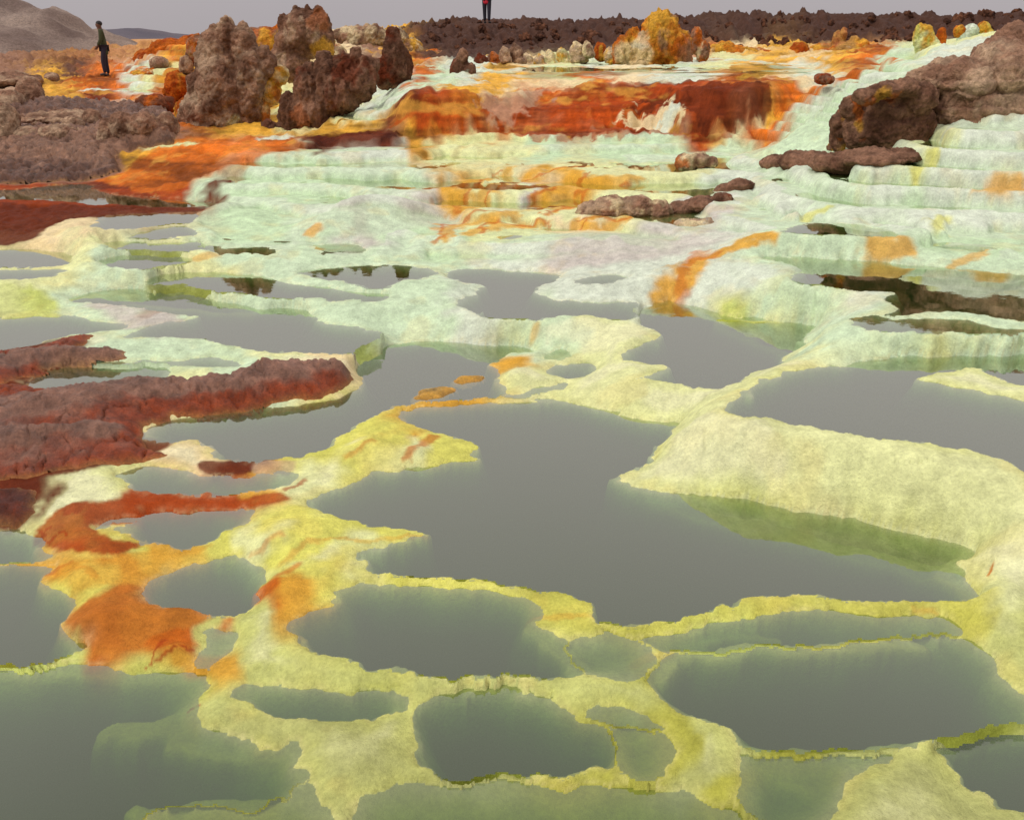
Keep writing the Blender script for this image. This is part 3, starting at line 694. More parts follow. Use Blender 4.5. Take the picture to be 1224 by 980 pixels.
# ------------------------------------------------------------------ materials
def mat_mineral(name, rough=.62, bump=.5, scales=(9, 45), dist=.02, spec=.3, mott=.16):
    m = bpy.data.materials.new(name); m.use_nodes = True
    n = m.node_tree; b = n.nodes['Principled BSDF']
    at = n.nodes.new('ShaderNodeAttribute'); at.attribute_name = 'Col'
    ge = n.nodes.new('ShaderNodeNewGeometry')
    no = n.nodes.new('ShaderNodeTexNoise'); no.inputs['Scale'].default_value = scales[1]; no.inputs['Detail'].default_value = 6; no.inputs['Roughness'].default_value = .65
    n2 = n.nodes.new('ShaderNodeTexNoise'); n2.inputs['Scale'].default_value = scales[0]; n2.inputs['Detail'].default_value = 8; n2.inputs['Roughness'].default_value = .6
    for q in (no, n2): n.links.new(ge.outputs['Position'], q.inputs['Vector'])
    mr = n.nodes.new('ShaderNodeMapRange'); mr.inputs[1].default_value = .3; mr.inputs[2].default_value = .7
    mr.inputs[3].default_value = 1 - mott; mr.inputs[4].default_value = 1 + mott
    n.links.new(no.outputs['Fac'], mr.inputs[0])
    mu = n.nodes.new('ShaderNodeVectorMath'); mu.operation = 'MULTIPLY'
    n.links.new(at.outputs['Color'], mu.inputs[0]); n.links.new(mr.outputs[0], mu.inputs[1])
    m3 = n.nodes.new('ShaderNodeMapRange'); m3.inputs[1].default_value = .32; m3.inputs[2].default_value = .68; m3.inputs[3].default_value = 1 - mott; m3.inputs[4].default_value = 1 + mott
    n.links.new(n2.outputs['Fac'], m3.inputs[0])
    mv = n.nodes.new('ShaderNodeVectorMath'); mv.operation = 'MULTIPLY'
    n.links.new(mu.outputs[0], mv.inputs[0]); n.links.new(m3.outputs[0], mv.inputs[1]); n.links.new(mv.outputs[0], b.inputs['Base Color'])
    vo = n.nodes.new('ShaderNodeTexVoronoi'); vo.feature = 'F1'; vo.inputs['Scale'].default_value = scales[0] * 2.4
    wv = n.nodes.new('ShaderNodeVectorMath'); wv.operation = 'MULTIPLY_ADD'; wv.inputs[1].default_value = (.12, .12, .12)
    n.links.new(no.outputs['Color'], wv.inputs[0]); n.links.new(ge.outputs['Position'], wv.inputs[2]); n.links.new(wv.outputs[0], vo.inputs['Vector'])
    vm = n.nodes.new('ShaderNodeMath'); vm.operation = 'MULTIPLY_ADD'; vm.inputs[1].default_value = -.7
    ad = n.nodes.new('ShaderNodeMath'); ad.operation = 'MULTIPLY_ADD'; ad.inputs[1].default_value = .35
    n.links.new(no.outputs['Fac'], ad.inputs[0]); n.links.new(n2.outputs['Fac'], ad.inputs[2])
    bu = n.nodes.new('ShaderNodeBump'); bu.inputs['Strength'].default_value = bump; bu.inputs['Distance'].default_value = dist
    n.links.new(vo.outputs['Distance'], vm.inputs[0]); n.links.new(ad.outputs[0], vm.inputs[2]); n.links.new(vm.outputs[0], bu.inputs['Height']); n.links.new(bu.outputs[0], b.inputs['Normal'])
    b.inputs['Roughness'].default_value = rough; b.inputs['Specular IOR Level'].default_value = spec
    return m

def mat_plain(name, c, rough=.8):
    m = bpy.data.materials.new(name); m.use_nodes = True
    n = m.node_tree; b = n.nodes['Principled BSDF']
    no = n.nodes.new('ShaderNodeTexNoise'); no.inputs['Scale'].default_value = 14
    mr = n.nodes.new('ShaderNodeMix'); mr.data_type = 'RGBA'
    c = lin(c)
    mr.inputs[6].default_value = (*(c * .75), 1); mr.inputs[7].default_value = (*np.minimum(c * 1.25, 1), 1)
    n.links.new(no.outputs['Fac'], mr.inputs[0]); n.links.new(mr.outputs[2], b.inputs['Base Color'])
    b.inputs['Roughness'].default_value = rough
    return m

M_TER = mat_mineral('mineral_crust', .7, .55, (11, 55), .025, .10, .16)
M_ROCK = mat_mineral('weathered_rock', .85, .9, (7, 30), .05, .15, .3)
M_LEDGE = mat_mineral('brown_crust', .42, .9, (14, 60), .02, .35, .28)

def mat_water():
    m = bpy.data.materials.new('brine'); m.use_nodes = True
    n = m.node_tree; n.nodes.clear()
    o = n.nodes.new('ShaderNodeOutputMaterial')
    # mirror-like mineral film: reflectance rises with the square of (1 - cos), stronger than clear water
    lwt = n.nodes.new('ShaderNodeLayerWeight'); lwt.inputs['Blend'].default_value = .5
    pw = n.nodes.new('ShaderNodeMath'); pw.operation = 'POWER'; pw.inputs[1].default_value = 2.15
    n.links.new(lwt.outputs['Facing'], pw.inputs[0])
    fr = n.nodes.new('ShaderNodeMath'); fr.operation = 'MULTIPLY_ADD'; fr.inputs[1].default_value = .97; fr.inputs[2].default_value = .02
    n.links.new(pw.outputs[0], fr.inputs[0])
    gl = n.nodes.new('ShaderNodeBsdfGlossy'); gl.inputs['Roughness'].default_value = .02; gl.inputs['Color'].default_value = (.97, .99, .90, 1)
    ge = n.nodes.new('ShaderNodeNewGeometry')
    no = n.nodes.new('ShaderNodeTexNoise'); no.inputs['Scale'].default_value = 6; no.inputs['Detail'].default_value = 3
    bu = n.nodes.new('ShaderNodeBump'); bu.inputs['Strength'].default_value = .05; bu.inputs['Distance'].default_value = .01
    n.links.new(ge.outputs['Position'], no.inputs['Vector']); n.links.new(no.outputs['Fac'], bu.inputs['Height'])
    n.links.new(bu.outputs[0], gl.inputs['Normal'])
    tr = n.nodes.new('ShaderNodeBsdfTransparent'); tr.inputs['Color'].default_value = (.97, 1, .93, 1)
    di = n.nodes.new('ShaderNodeBsdfDiffuse'); di.inputs['Color'].default_value = (.055, .118, .020, 1)
    m1 = n.nodes.new('ShaderNodeMixShader'); m1.inputs[0].default_value = .28
    n.links.new(tr.outputs[0], m1.inputs[1]); n.links.new(di.outputs[0], m1.inputs[2])
    m2 = n.nodes.new('ShaderNodeMixShader')
    n.links.new(fr.outputs[0], m2.inputs[0]); n.links.new(m1.outputs[0], m2.inputs[1]); n.links.new(gl.outputs[0], m2.inputs[2])
    n.links.new(m2.outputs[0], o.inputs['Surface'])
    va = n.nodes.new('ShaderNodeVolumeAbsorption'); va.inputs['Color'].default_value = (.34, .60, .20, 1); va.inputs['Density'].default_value = 12.0
    n.links.new(va.outputs[0], o.inputs['Volume'])
    return m
M_WATER = mat_water()

# ------------------------------------------------------------------ mesh output
def mesh_from(name, V, Fc, mat, col=None, smooth=True):
    me = bpy.data.meshes.new(name)
    V = np.asarray(V, np.float32); Fc = np.asarray(Fc, np.int32)
    k = Fc.shape[1]
    me.vertices.add(len(V)); me.vertices.foreach_set('co', V.ravel())
    me.loops.add(Fc.size); me.loops.foreach_set('vertex_index', Fc.ravel())
    me.polygons.add(len(Fc)); me.polygons.foreach_set('loop_start', np.arange(0, Fc.size, k, dtype=np.int32))
    me.polygons.foreach_set('use_smooth', np.full(len(Fc), smooth))
    me.update(calc_edges=True)
    if col is not None:
        a = me.color_attributes.new('Col', 'FLOAT_COLOR', 'POINT')
        a.data.foreach_set('color', np.concatenate([col, np.ones((len(col), 1))], 1).astype(np.float32).ravel())
    if mat: me.materials.append(mat)
    o = bpy.data.objects.new(name, me)
    COL.objects.link(o)
    return o

def quads(mask_rows_cols):
    """quad indices of all lattice cells flagged True (cell = lower-left vertex)"""
    i, j = np.nonzero(mask_rows_cols)
    a = i * NC + j
    return np.stack([a, a + 1, a + NC + 1, a + NC], 1)

def compact(q):
    u, inv = np.unique(q, return_inverse=True)
    return u, inv.reshape(q.shape)

cells = np.ones((NR - 1, NC - 1), bool)
ter = mesh_from('terrain', np.stack([GX, GY, H], 2).reshape(-1, 3), quads(cells), M_TER, KOL.reshape(-1, 3))
ter['kind'] = 'structure'

for k in range(len(POOLS)):
    m = label == k
    if not m.any(): continue
    g = m.copy()
    for _ in range(2):
        g |= np.roll(g, 1, 0) | np.roll(g, -1, 0) | np.roll(g, 1, 1) | np.roll(g, -1, 1)
    g &= (m | ((label < 0) & (H > PZ[k] - .001)) | (near_lab != k) & (label < 0))
    g &= (label < 0) | m
    c = g[:-1, :-1] & g[1:, :-1] & g[:-1, 1:] & g[1:, 1:]
    if not c.any(): continue
    u, q = compact(quads(c))
    V = np.stack([GX.ravel()[u], GY.ravel()[u], np.full(len(u), PZ[k])], 1)
    w = mesh_from('water', V, q, M_WATER)
    w['kind'] = 'structure'

tz = np.unique(np.round(TZ[TZ > -90], 4))
for z in tz:
    m = (np.abs(TZ - z) < 1e-3)
    wet = m & (H < z)
    if wet.sum() < 60: continue
    g = wet.copy()
    for _ in range(2): g |= np.roll(g, 1, 0) | np.roll(g, -1, 0) | np.roll(g, 1, 1) | np.roll(g, -1, 1)
    g &= m
    c = g[:-1, :-1] & g[1:, :-1] & g[:-1, 1:] & g[1:, 1:]
    if c.sum() < 40: continue
    u, q = compact(quads(c))
    w = mesh_from('water', np.stack([GX.ravel()[u], GY.ravel()[u], np.full(len(u), z)], 1), q, M_WATER)
    w['kind'] = 'structure'

# ------------------------------------------------------------------ things: labels and groups
def tag(o, label, cat, group=None):
    o['label'] = label; o['category'] = cat
    if group: o['group'] = group
    return o

# ------------------------------------------------------------------ ledges: crusts lying on the terraces, cut on the ground lattice
def ledge(name, pts, thick, edge, ridges=(), seed=0, tones=('B', 'k'), rough=.012, smooth=1):
    w = chaikin([tri(u, v)[:2] for (u, v) in pts], smooth)
    r0, r1 = np.searchsorted(Y, [w[:, 1].min() - .3, w[:, 1].max() + .3])
    c = w[:, 0] / w[:, 1]
    c0, c1 = np.searchsorted(S, [c.min() - .08, c.max() + .08])
    sl = (slice(max(r0, 0), r1 + 1), slice(max(c0, 0), c1 + 1))
    x0, y0 = GX[sl], GY[sl]
    x = x0 + .035 * 2 * fbm(x0 * 5, y0 * 5, seed, 4, .6); y = y0 + .035 * 2 * fbm(x0 * 5, y0 * 5, seed + 9, 4, .6)
    ins = inpoly(x, y, w); d = segdist(x, y, w) * np.where(ins, 1, -1)
    base = np.maximum(H[sl], np.where(label[sl] >= 0, PZ[np.maximum(label[sl], 0)], -99))
    h = base + thick * (1 - np.exp(-np.maximum(d, 0) / edge)) + np.minimum(d, 0) * 1.2 - .004
    rw = np.zeros_like(h)
    for (rp, hh, wd) in ridges:
        q = np.array([tri(u, v)[:2] for (u, v) in rp])
        g = np.exp(-(segdist(x, y, q, False) / wd) ** 2)
        h += hh * g * sstep(0, edge * 2, d); rw = np.maximum(rw, g)
    k = sstep(0, .08, d)
    plates = np.abs(fbm(x0 * 7 + 2 * y0, y0 * 4, seed + 20, 3))
    h += k * (rough * 2.2 * fbm(x0 * 6, y0 * 6, seed + 30, 4, .6) + rough * 1.6 * (sstep(0, .12, plates) - 1) + rough * .8 * fbm(x0 * 32, y0 * 32, seed + 40, 3))
    keep = d > -.03
    cl = keep[:-1, :-1] & keep[1:, :-1] & keep[:-1, 1:] & keep[1:, 1:]
    i, j = np.nonzero(cl); n = x0.shape[1]
    q = np.stack([i * n + j, i * n + j + 1, (i + 1) * n + j + 1, (i + 1) * n + j], 1)
    u, q = compact(q)
    V = np.stack([x0, y0, h], 2).reshape(-1, 3)[u]
    top = sstep(.05, .6, rw + .5 * fbm(x0 * 3, y0 * 3, seed + 50, 4, .6) + .25 * sstep(0, .3, d))
    col = PAL[tones[1]] + (PAL[tones[0]] - PAL[tones[1]]) * top[..., None]
    col = col * (1 + .5 * fbm(x0 * 9, y0 * 9, seed + 60, 4, .6))[..., None]
    rim = np.exp(-np.maximum(d, 0) / .018)
    col = col + (lin((216, 160, 90)) - col) * (.6 * rim)[..., None]
    return mesh_from(name, V, q, M_LEDGE, np.clip(col, .004, .9).reshape(-1, 3)[u])

o = ledge('rock_ledge', [(-90,472),(0,460),(26,463),(70,470),(85,466),(120,460),(170,457),(220,458),(255,454),(300,445),(330,440),(360,437),(385,436),(398,429),(414,432),(420,446),(410,465),(395,474),(365,480),(310,487),(260,494),(215,500),(180,508),(168,525),(188,538),(205,545),(190,553),(130,558),(80,563),(30,573),(-90,583)],
          .04, .03, [([(-60,512),(0,500),(80,482),(150,472),(250,466),(330,452),(390,444)], .060, .17), ([(-60,535),(0,528),(60,521),(125,521)], .05, .08)], 400, rough=.014)
tag(o, 'long brown crusty ledge with rust red flank reaching from the left edge between pools', 'rock ledge')
o = ledge('rock_ledge', [(-90,590),(0,582),(34,580),(48,600),(36,622),(0,632),(-90,640)], .05, .06, [], 430, ('R', 'R'))
tag(o, 'dark rust crust patch at left edge below the long brown ledge', 'rock ledge')
o = ledge('rock_ledge', [(-90,424),(0,421),(30,420),(60,412),(72,406),(110,400),(108,408),(90,418),(130,418),(150,420),(155,428),(140,433),(60,434),(52,441),(64,447),(30,455),(0,460),(-90,468)], .04, .05, [([(0,440),(40,430),(140,426)], .05, .12)], 440, ('B', 'k'))
tag(o, 'small brown ledge with a thin finger over green pool, above the long ledge', 'rock ledge')
o = ledge('rock_ledge', [(-150,222),(-150,148),(0,143),(60,146),(120,150),(200,150),(214,170),(180,176),(134,186),(150,203),(116,213),(60,218)],
          .12, .10, [([(-60,190),(60,188),(120,196)], .10, .35), ([(-60,168),(40,170),(120,172),(190,165)], .12, .35)], 470, ('b', 'd'), .032)
tag(o, 'broad rough brown rock flat at the left edge behind the rust basin', 'rock ledge')
o = ledge('rock_ledge', [(-150,128),(0,124),(60,122),(110,126),(150,130),(205,132),(205,146),(120,147),(0,139),(-150,144)], .16, .12, [], 480, ('b', 'd'), .04)
tag(o, 'low dark brown rock step across the left behind the boulders', 'rock ledge')
o = ledge('crust_island', [(492,477),(505,467),(530,462),(546,463),(540,472),(516,479)], .03, .04, [], 450, ('p', 'g'), .006)
tag(o, 'orange flecked crust islet in the grey pool, larger one on the left', 'islet')
o = ledge('crust_island', [(541,457),(553,450),(576,450),(571,457),(552,460)], .03, .04, [], 460, ('p', 'g'), .006)
tag(o, 'tiny gold crust islet in grey pool, right of the larger orange islet', 'islet')

# ------------------------------------------------------------------ rocks: lumps fused to one skin, then weathered
def ico(n):
    import bmesh
    bm = bmesh.new(); bmesh.ops.create_icosphere(bm, subdivisions=n, radius=1)
    V = np.array([v.co[:] for v in bm.verts]); Fa = np.array([[v.index for v in f.verts] for f in bm.faces]); bm.free()
    return V, Fa
ICO_V, ICO_F = ico(3)
DG = bpy.context.evaluated_depsgraph_get

def eval_mesh(o):
    d = DG(); d.update()
    e = o.evaluated_get(d); m = e.to_mesh()
    V = np.empty(len(m.vertices) * 3, np.float32); m.vertices.foreach_get('co', V)
    m.calc_loop_triangles()
    T = np.empty(len(m.loop_triangles) * 3, np.int32); m.loop_triangles.foreach_get('vertices', T)
    e.to_mesh_clear()
    return V.reshape(-1, 3).astype(float), T.reshape(-1, 3)

def normals(V, T):
    n = np.cross(V[T[:, 1]] - V[T[:, 0]], V[T[:, 2]] - V[T[:, 0]])
    N = np.zeros_like(V)
    for k in range(3): np.add.at(N, T[:, k], n)
    return N / (np.linalg.norm(N, axis=1, keepdims=True) + 1e-12)

def fuse(lumps, vox):
    Vs, Fs = [], []
    for k, (c, r) in enumerate(lumps):
        Vs.append(ICO_V * r + c); Fs.append(ICO_F + k * len(ICO_V))
    t = mesh_from('tmp', np.concatenate(Vs), np.concatenate(Fs), None)
    md = t.modifiers.new('r', 'REMESH'); md.mode = 'VOXEL'; md.voxel_size = vox
    V, T = eval_mesh(t)
    me = t.data; bpy.data.objects.remove(t); bpy.data.meshes.remove(me)
    return V, T

def at(u, v, d):
    a, t, _ = ray(u, v)
    return np.array([a * d, d, t * d])

def rock(name, label, cat, d, lumps, tones, spots=(), knob=.5, layers=0, depth=1.0, px=2.6, group=None, seed=1, rough=1.0, flute=0):
    L = []
    for l in lumps:
        u, v, rx, ry = l[:4]; off = l[4] if len(l) > 4 else 0
        dd = RD(u, d + off); k = ray(u, v)[2] * dd / F
        L.append((at(u, v, dd), np.array([rx * k, max(rx, ry * .6) * k * depth, ry * k])))
    k = ray(lumps[0][0], lumps[0][1])[2] * RD(lumps[0][0], d) / F
    V, T = fuse(L, px * k)
    size = np.mean([max(r) for c, r in L])
    N = normals(V, T)
    d1, d2 = worley3(V / (size * .62) + seed * 3.1, seed)
    e1, e2 = worley3(V / (size * .25) + seed * 1.7, seed + 5)
    g1, g2 = worley3(V / (size * .11) + seed, seed + 9)
    disp = knob * size * (.24 * (.55 - d1) + .16 * (.5 - e1) + .10 * (g1 - .5)) + rough * size * (.20 * fbm3(V / (size * .8), seed, 6, .64) - .10 * np.abs(fbm3(V / (size * .35), seed + 3, 3)))
    crack = (1 - sstep(0, .14, d2 - d1)) * .07 + (1 - sstep(0, .16, e2 - e1)) * .03
    disp -= knob * size * crack
    if layers:
        zz_ = V[:, 2] / layers + .8 * fbm3(V / (size * 1.2), seed + 9, 3)
        fr = zz_ - np.floor(zz_)
        disp += layers * .30 * (np.sqrt(np.clip(fr, 0, 1)) - .6 - .6 * sstep(.9, 1, fr))
    if flute:
        disp += flute * size * fbm3(V * np.array([1, 1, .18]) / (size * .22), seed + 30, 3)
    V2 = V + N * disp[:, None]
    m = sstep(-.35, .35, fbm3(V / (size * .9), seed + 50, 4, .6))
    col = PAL[tones[0]] + (PAL[tones[1]] - PAL[tones[0]]) * m[:, None]
    if len(tones) > 2:
        m2 = sstep(.05, .4, fbm3(V * np.array([1, 1, .5]) / (size * .8), seed + 70, 4, .6))
        col = col + (PAL[tones[2]] - col) * (m2 * .8)[:, None]
    for (u, v, r, key, op) in spots:
        p = at(u, v, RD(u, d)); r = r * k
        q = V - p; q[:, 1] *= .14
        dd = np.sqrt((q ** 2).sum(1)) / r + .9 * fbm3(V / (r * .9), seed + 80, 3)
        col = col + (PAL[key] - col) * (op * sstep(1.1, .7, dd))[:, None]
    col = col * (1 + .45 * fbm3(V / (size * .3), seed + 60, 4, .6))[:, None]
    ob = mesh_from(name, V2, T, M_ROCK, np.clip(col, .004, .9))
    return tag(ob, label, cat, group)

rock('rock_pinnacle', 'tall knobbly grey brown pinnacle left of the orange gully', 'rock', 18.5,
     [(240,140,26,32),(226,146,13,22),(262,105,30,46),(256,66,20,30),(272,40,13,20),(290,55,17,26),(300,90,19,38),(246,80,14,22),(296,120,20,34),(276,138,22,32),(236,110,15,22),(318,75,10,20),(270,28,6,9),(256,38,7,10)],
     'bad', [(245,65,22,'a',.5),(285,150,12,'p',.4)], .6, px=1.7, seed=3)
rock('rock_pinnacle', 'rounded brown pinnacle with notched top behind orange gully', 'rock', 21,
     [(358,42,20,30),(345,58,18,24),(375,42,18,28),(386,32,11,16),(354,16,6,10),(367,14,5,9),(380,14,7,9),(341,30,9,14),(335,78,16,20),(352,80,20,20),(390,52,11,20)],
     'bda', [(392,62,16,'g',.8),(380,25,14,'O',.35)], .55, px=1.7, seed=5)
rock('rock_pinnacle', 'dark wedge shaped crag with fluted face above white channel', 'rock', 17.9,
     [(402,112,28,28),(430,98,24,22),(374,138,28,26),(323,156,12,14),(347,140,15,28),(370,117,18,40),(390,103,18,34),(387,74,6,13),(412,92,16,28),(425,70,6,15),(440,90,14,24),(380,138,18,18),(350,157,16,12),(402,80,7,12)],
     'dbR', [(360,140,14,'O',.35),(410,110,14,'b',.6)], .45, px=1.7, seed=7, flute=.3)
rock('mineral_flow', 'golden flow stained gully between the tall pinnacle and dark crag', 'rock', 18.6, [(334,90,12,12),(324,111,13,16),(311,134,12,17),(301,156,11,14),(296,167,13,7)], 'gcO', [], .2, px=1.5, seed=8)
rock('rock_pinnacle', 'narrow dark brown spire at the right end of the crags', 'rock', 19,
     [(472,75,16,32),(470,50,9,16),(460,87,12,20),(482,82,10,24),(474,42,5,9)], 'dRb', [], .3, px=1.7, seed=9, flute=.3)
rock('rock_pinnacle', 'small dark leaning spire with white foot by the white channel', 'rock', 20.5,
     [(547,86,9,15),(553,70,7,12),(561,86,9,11)], 'dbR', [(556,92,7,'w',.9)], .4, px=1.3, seed=11)
rock('rock_dome', 'large orange dome shaped pinnacle rising on the plateau', 'rock', 24,
     [(790,48,22,34),(774,62,22,26),(806,62,19,28),(790,28,12,14),(756,46,10,14),(746,64,14,22),(816,74,12,14),(770,78,23,10)],
     'Ogb', [(755,70,20,'c',.7),(745,40,12,'r',.5),(815,65,14,'b',.5),(765,50,10,'w',.4)], .35, px=1.4, seed=13, flute=.25)
kn = [(575,75,9,10,'dRb'),(590,72,8,9,'dbO'),(603,66,7,10,'bac'),(617,66,9,12,'bad'),(630,73,8,8,'cag'),(645,74,8,8,'agc'),(657,71,8,10,'cpg'),(672,69,9,10,'pgc'),(690,64,10,12,'cag'),(702,60,7,9,'bca'),(717,62,8,10,'rOg'),(730,68,9,10,'cga')]
knl = ['dark brown stone at the left end of the row, right of the leaning spire', 'low rust brown stone second in the row before the ridge', 'grey tan pointed stone third in the row before the ridge', 'tallest grey brown stone of the row before the ridge', 'small cream stone right of the tallest stone in the row',
       'low tan orange stone in the middle of the row before the ridge', 'pale yellowish stone in the middle of the row before the ridge', 'pale yellow stone with gold side in the row before the ridge', 'large cream stone left of the rust stone in the row', 'grey cream stone just left of the rust stone in the row', 'rust orange stone in the row close to the orange dome', 'tan orange stone touching the left foot of orange dome']
for i, (u, v, rx, ry, t) in enumerate(kn):
    rock('mineral_stone', knl[i], 'rock', 24.5 + .4 * math.sin(i * 2), [(u, v, rx, ry), (u + rx * .3, v + ry * .6, rx * 1.1, ry * .6), (u - rx * .2, v - ry * .6, rx * .45, ry * .6)], t, [], .45, px=1.3, seed=20 + i, group='stones in the row left of the orange dome')
rock('mineral_mound', 'broad gold mound with jagged crest on the right plateau', 'rock', 29,
     [(1000,72,40,14),(985,66,20,14),(1015,64,24,14),(1000,50,7,12),(1008,42,4,9),(1020,52,6,8),(1030,58,8,9),(1040,72,18,12)], 'gOc', [(1005,48,16,'b',.5)], .3, px=1.4, seed=40)
rock('mineral_mound', 'small rust red hump left of the broad gold mound', 'rock', 28, [(955,62,12,12),(948,70,14,8)], 'rOg', [], .3, px=1.3, seed=41)
rock('mineral_mound', 'low gold hump right of the orange dome', 'rock', 29, [(885,64,26,9),(865,60,16,10),(905,66,20,7)], 'gOc', [], .3, px=1.3, seed=42)
rock('mineral_stone', 'thin twin ochre knobs close to the right foot of orange dome', 'rock', 25, [(832,44,8,12),(840,62,9,14),(828,58,6,9)], 'bOc', [], .4, px=1.3, seed=43)
rock('mineral_stone', 'upright pale yellow stone at the head of the white cascade', 'rock', 23, [(1105,50,12,20),(1098,42,8,14),(1112,58,11,16)], 'pgy', [], .25, px=1.2, seed=44)
rock('mineral_stone', 'slim orange stone right beside the pale yellow stone', 'rock', 23.2, [(1125,46,6,13)], 'OrO', [], .3, px=1.2, seed=45)
rock('mineral_stone', 'round orange stone between two white patches near the ridge', 'rock', 25, [(1147,38,7,8)], 'OgO', [], .3, px=1.2, seed=46)
rock('mineral_stone', 'rounded white stone near the top of the white cascade', 'rock', 25, [(1160,38,10,9),(1152,46,9,7)], 'wmw', [], .2, px=1.2, seed=47)
rock('mineral_stone', 'little yellow stone highest beside the white stone', 'rock', 25.3, [(1176,33,8,7),(1180,40,8,6)], 'ygO', [], .25, px=1.2, seed=48)
rock('mineral_stone', 'red brown crumbly lump at the lip of orange cascade, right one', 'rock', 18.4, [(985,95,10,7),(979,94,6,6),(991,96,7,5)], 'rRb', [], .6, px=1.2, seed=49)
rock('mineral_stone', 'pinkish crumbly lump at the lip of orange cascade, left one', 'rock', 18.4, [(945,98,10,6),(953,99,7,5),(938,100,7,5)], 'acr', [], .6, px=1.2, seed=50)
rock('rock_mound', 'huge layered brown mound at the right edge', 'rock', 16.4,
     [(1112,100,24,24),(1104,122,20,22),(1125,130,28,26),(1150,100,38,32),(1165,130,44,32),(1200,92,48,40),(1215,125,56,36),(1250,95,56,52),(1130,156,24,22),(1112,148,20,26),(1310,100,70,65),(1195,64,30,20,.6),(1225,54,32,24,1.0),(1180,152,34,22),(1240,150,50,24),(1140,82,24,16,.3)],
     'bab', [(1105,125,13,'d',.6),(1190,85,10,'d',.4),(1150,110,10,'d',.4)], .22, layers=.15, depth=1.5, px=1.8, seed=60)
rock('rock_mound', 'dark brown hollow rock with orange rim under the big brown mound', 'rock', 15.7,
     [(1034,156,26,28,.35),(1060,156,34,30,.4),(1090,152,28,32,.3),(1062,132,30,22,.35),(1095,176,18,12),(1003,165,13,19,-.15),(1006,147,13,18,-.25),(1018,129,14,14,-.3),(1036,116,18,11,-.3),(1058,109,20,11,-.25),(1082,106,20,13,-.1),(1100,118,20,20),(1000,178,12,8)],
     'dbb', [(994,172,13,'g',.85),(998,157,12,'O',.8),(1005,144,11,'g',.75),(1016,131,11,'O',.7),(1030,120,10,'O',.65),(1046,113,10,'g',.6),(1062,115,10,'O',.5),(1060,155,26,'d',.7)], .45, px=1.8, seed=61)  # the central dark spot paints shade into the recess under the hood
rock('rock_slab', 'long smooth brown slab between white terraces below the hollow rock', 'rock', 13.6,
     [(928,197,20,13),(965,196,34,15),(1005,195,36,14),(1045,191,36,11),(1082,187,22,7)], 'bdb', [], .12, layers=.12, px=1.8, seed=62)
rock('rock_slab', 'small tan stone with orange left end in the pale cascade', 'rock', 14.0, [(820,195,14,12),(836,192,13,11),(850,194,9,8)], 'bac', [(812,196,9,'O',.8)], .3, px=1.5, seed=63)
rock('rock_slab', 'wide tan striated boulder at the foot of orange drape', 'rock', 11.7, [(706,254,18,13),(730,250,24,17),(760,250,24,16),(785,253,20,13)], 'bac', [(710,265,9,'O',.6)], .2, layers=.06, px=1.8, seed=64)
rock('rock_slab', 'darker brown lobe right of the wide tan boulder', 'rock', 11.9, [(812,252,18,13),(838,246,22,12),(862,240,14,9)], 'bdR', [], .25, layers=.06, px=1.8, seed=65)
rock('rock_slab', 'brown tongue of rock above the darker lobe, left of long slab', 'rock', 12.7, [(868,228,14,9),(885,222,18,8),(858,234,10,6)], 'bdb', [], .25, layers=.06, px=1.8, seed=66)
rock('rock_slab', 'flat pink tan stone below the darker brown lobe', 'rock', 11.0, [(828,269,22,6),(848,266,16,5)], 'acl', [], .3, px=1.5, seed=67)
rock('rock_block', 'cracked brown block with dark hollow on the left rocky flat', 'rock', 17.0, [(130,167,12,26),(148,154,18,20),(172,152,22,18),(190,162,14,14),(144,182,15,12),(164,168,18,12)], 'bad', [(135,172,9,'d',.8)], .5, px=1.7, seed=70)  # the hollow is only a dark spot, its shade put into the colour
for i, (u, v, rx, ry, d, lb) in enumerate([(8,150,15,30,17.6,'upright brown boulder at the left edge on rocky flat'), (34,162,19,11,17.4,'low rounded boulder beside the upright boulder on the rocky flat'), (72,160,24,13,17.5,'widest pillow shaped boulder in the left rocky flat'),
        (48,149,18,9,18.2,'small boulder behind the pillow shaped one'), (88,150,13,12,18.3,'dark boulder against the right end of pillow shaped boulder'), (36,114,17,22,24.0,'pointed grey brown heap behind the rocky flat, beside orange ground'), (12,122,18,14,23,'grey brown heap at left edge behind the upright boulder')]):
    d = tri(u, v + ry * .7)[1]
    rock('boulder', lb, 'rock', d, [(u, v, rx, ry), (u + rx * .4, v + ry * .3, rx * .6, ry * .6), (u - rx * .4, v + ry * .35, rx * .6, ry * .6)], 'bad', [], .35, px=1.7, seed=80 + i)
for i, (u, v, rx, ry, d, lb) in enumerate([(60,142,54,8,19.2,'long low brown step behind the boulders on the left flat'), 
        (200,150,14,16,17.6,'rounded brown stone between cracked block and tall pinnacle'), (110,142,12,12,18.8,'brown stone behind the cracked block, left of it'), (62,93,9,6,29,'dark small stone on the orange ground left of the walking person'),
        (10,96,40,9,30,'low grey brown bank at left edge at the foot of pale hill'), (190,76,12,8,28,'brown stone on the orange slope right of the walking person'), (222,78,9,12,25,'small brown stone leaning at the tall pinnacle')]):
    d = tri(u, v + ry * .7)[1]
    rock('boulder', lb, 'rock', d, [(u, v, rx, ry), (u + rx * .5, v + ry * .3, rx * .5, ry * .8), (u - rx * .5, v + ry * .2, rx * .5, ry * .8)], 'bad', [], .3, px=1.7, seed=100 + i)
rock('boulder', 'small tan stone on a white rim among left pools', 'rock', 8.7, [(170,378,9,7),(180,380,8,5)], 'bcl', [], .3, px=1.4, seed=95)
rock('boulder', 'tan and brown knoll with pale streak on skyline behind crags', 'rock', 33, [(420,48,26,16),(445,44,20,14),(400,54,20,14),(470,46,20,12)], 'bcd', [(425,50,10,'c',.8)], .6, px=1.4, seed=96)
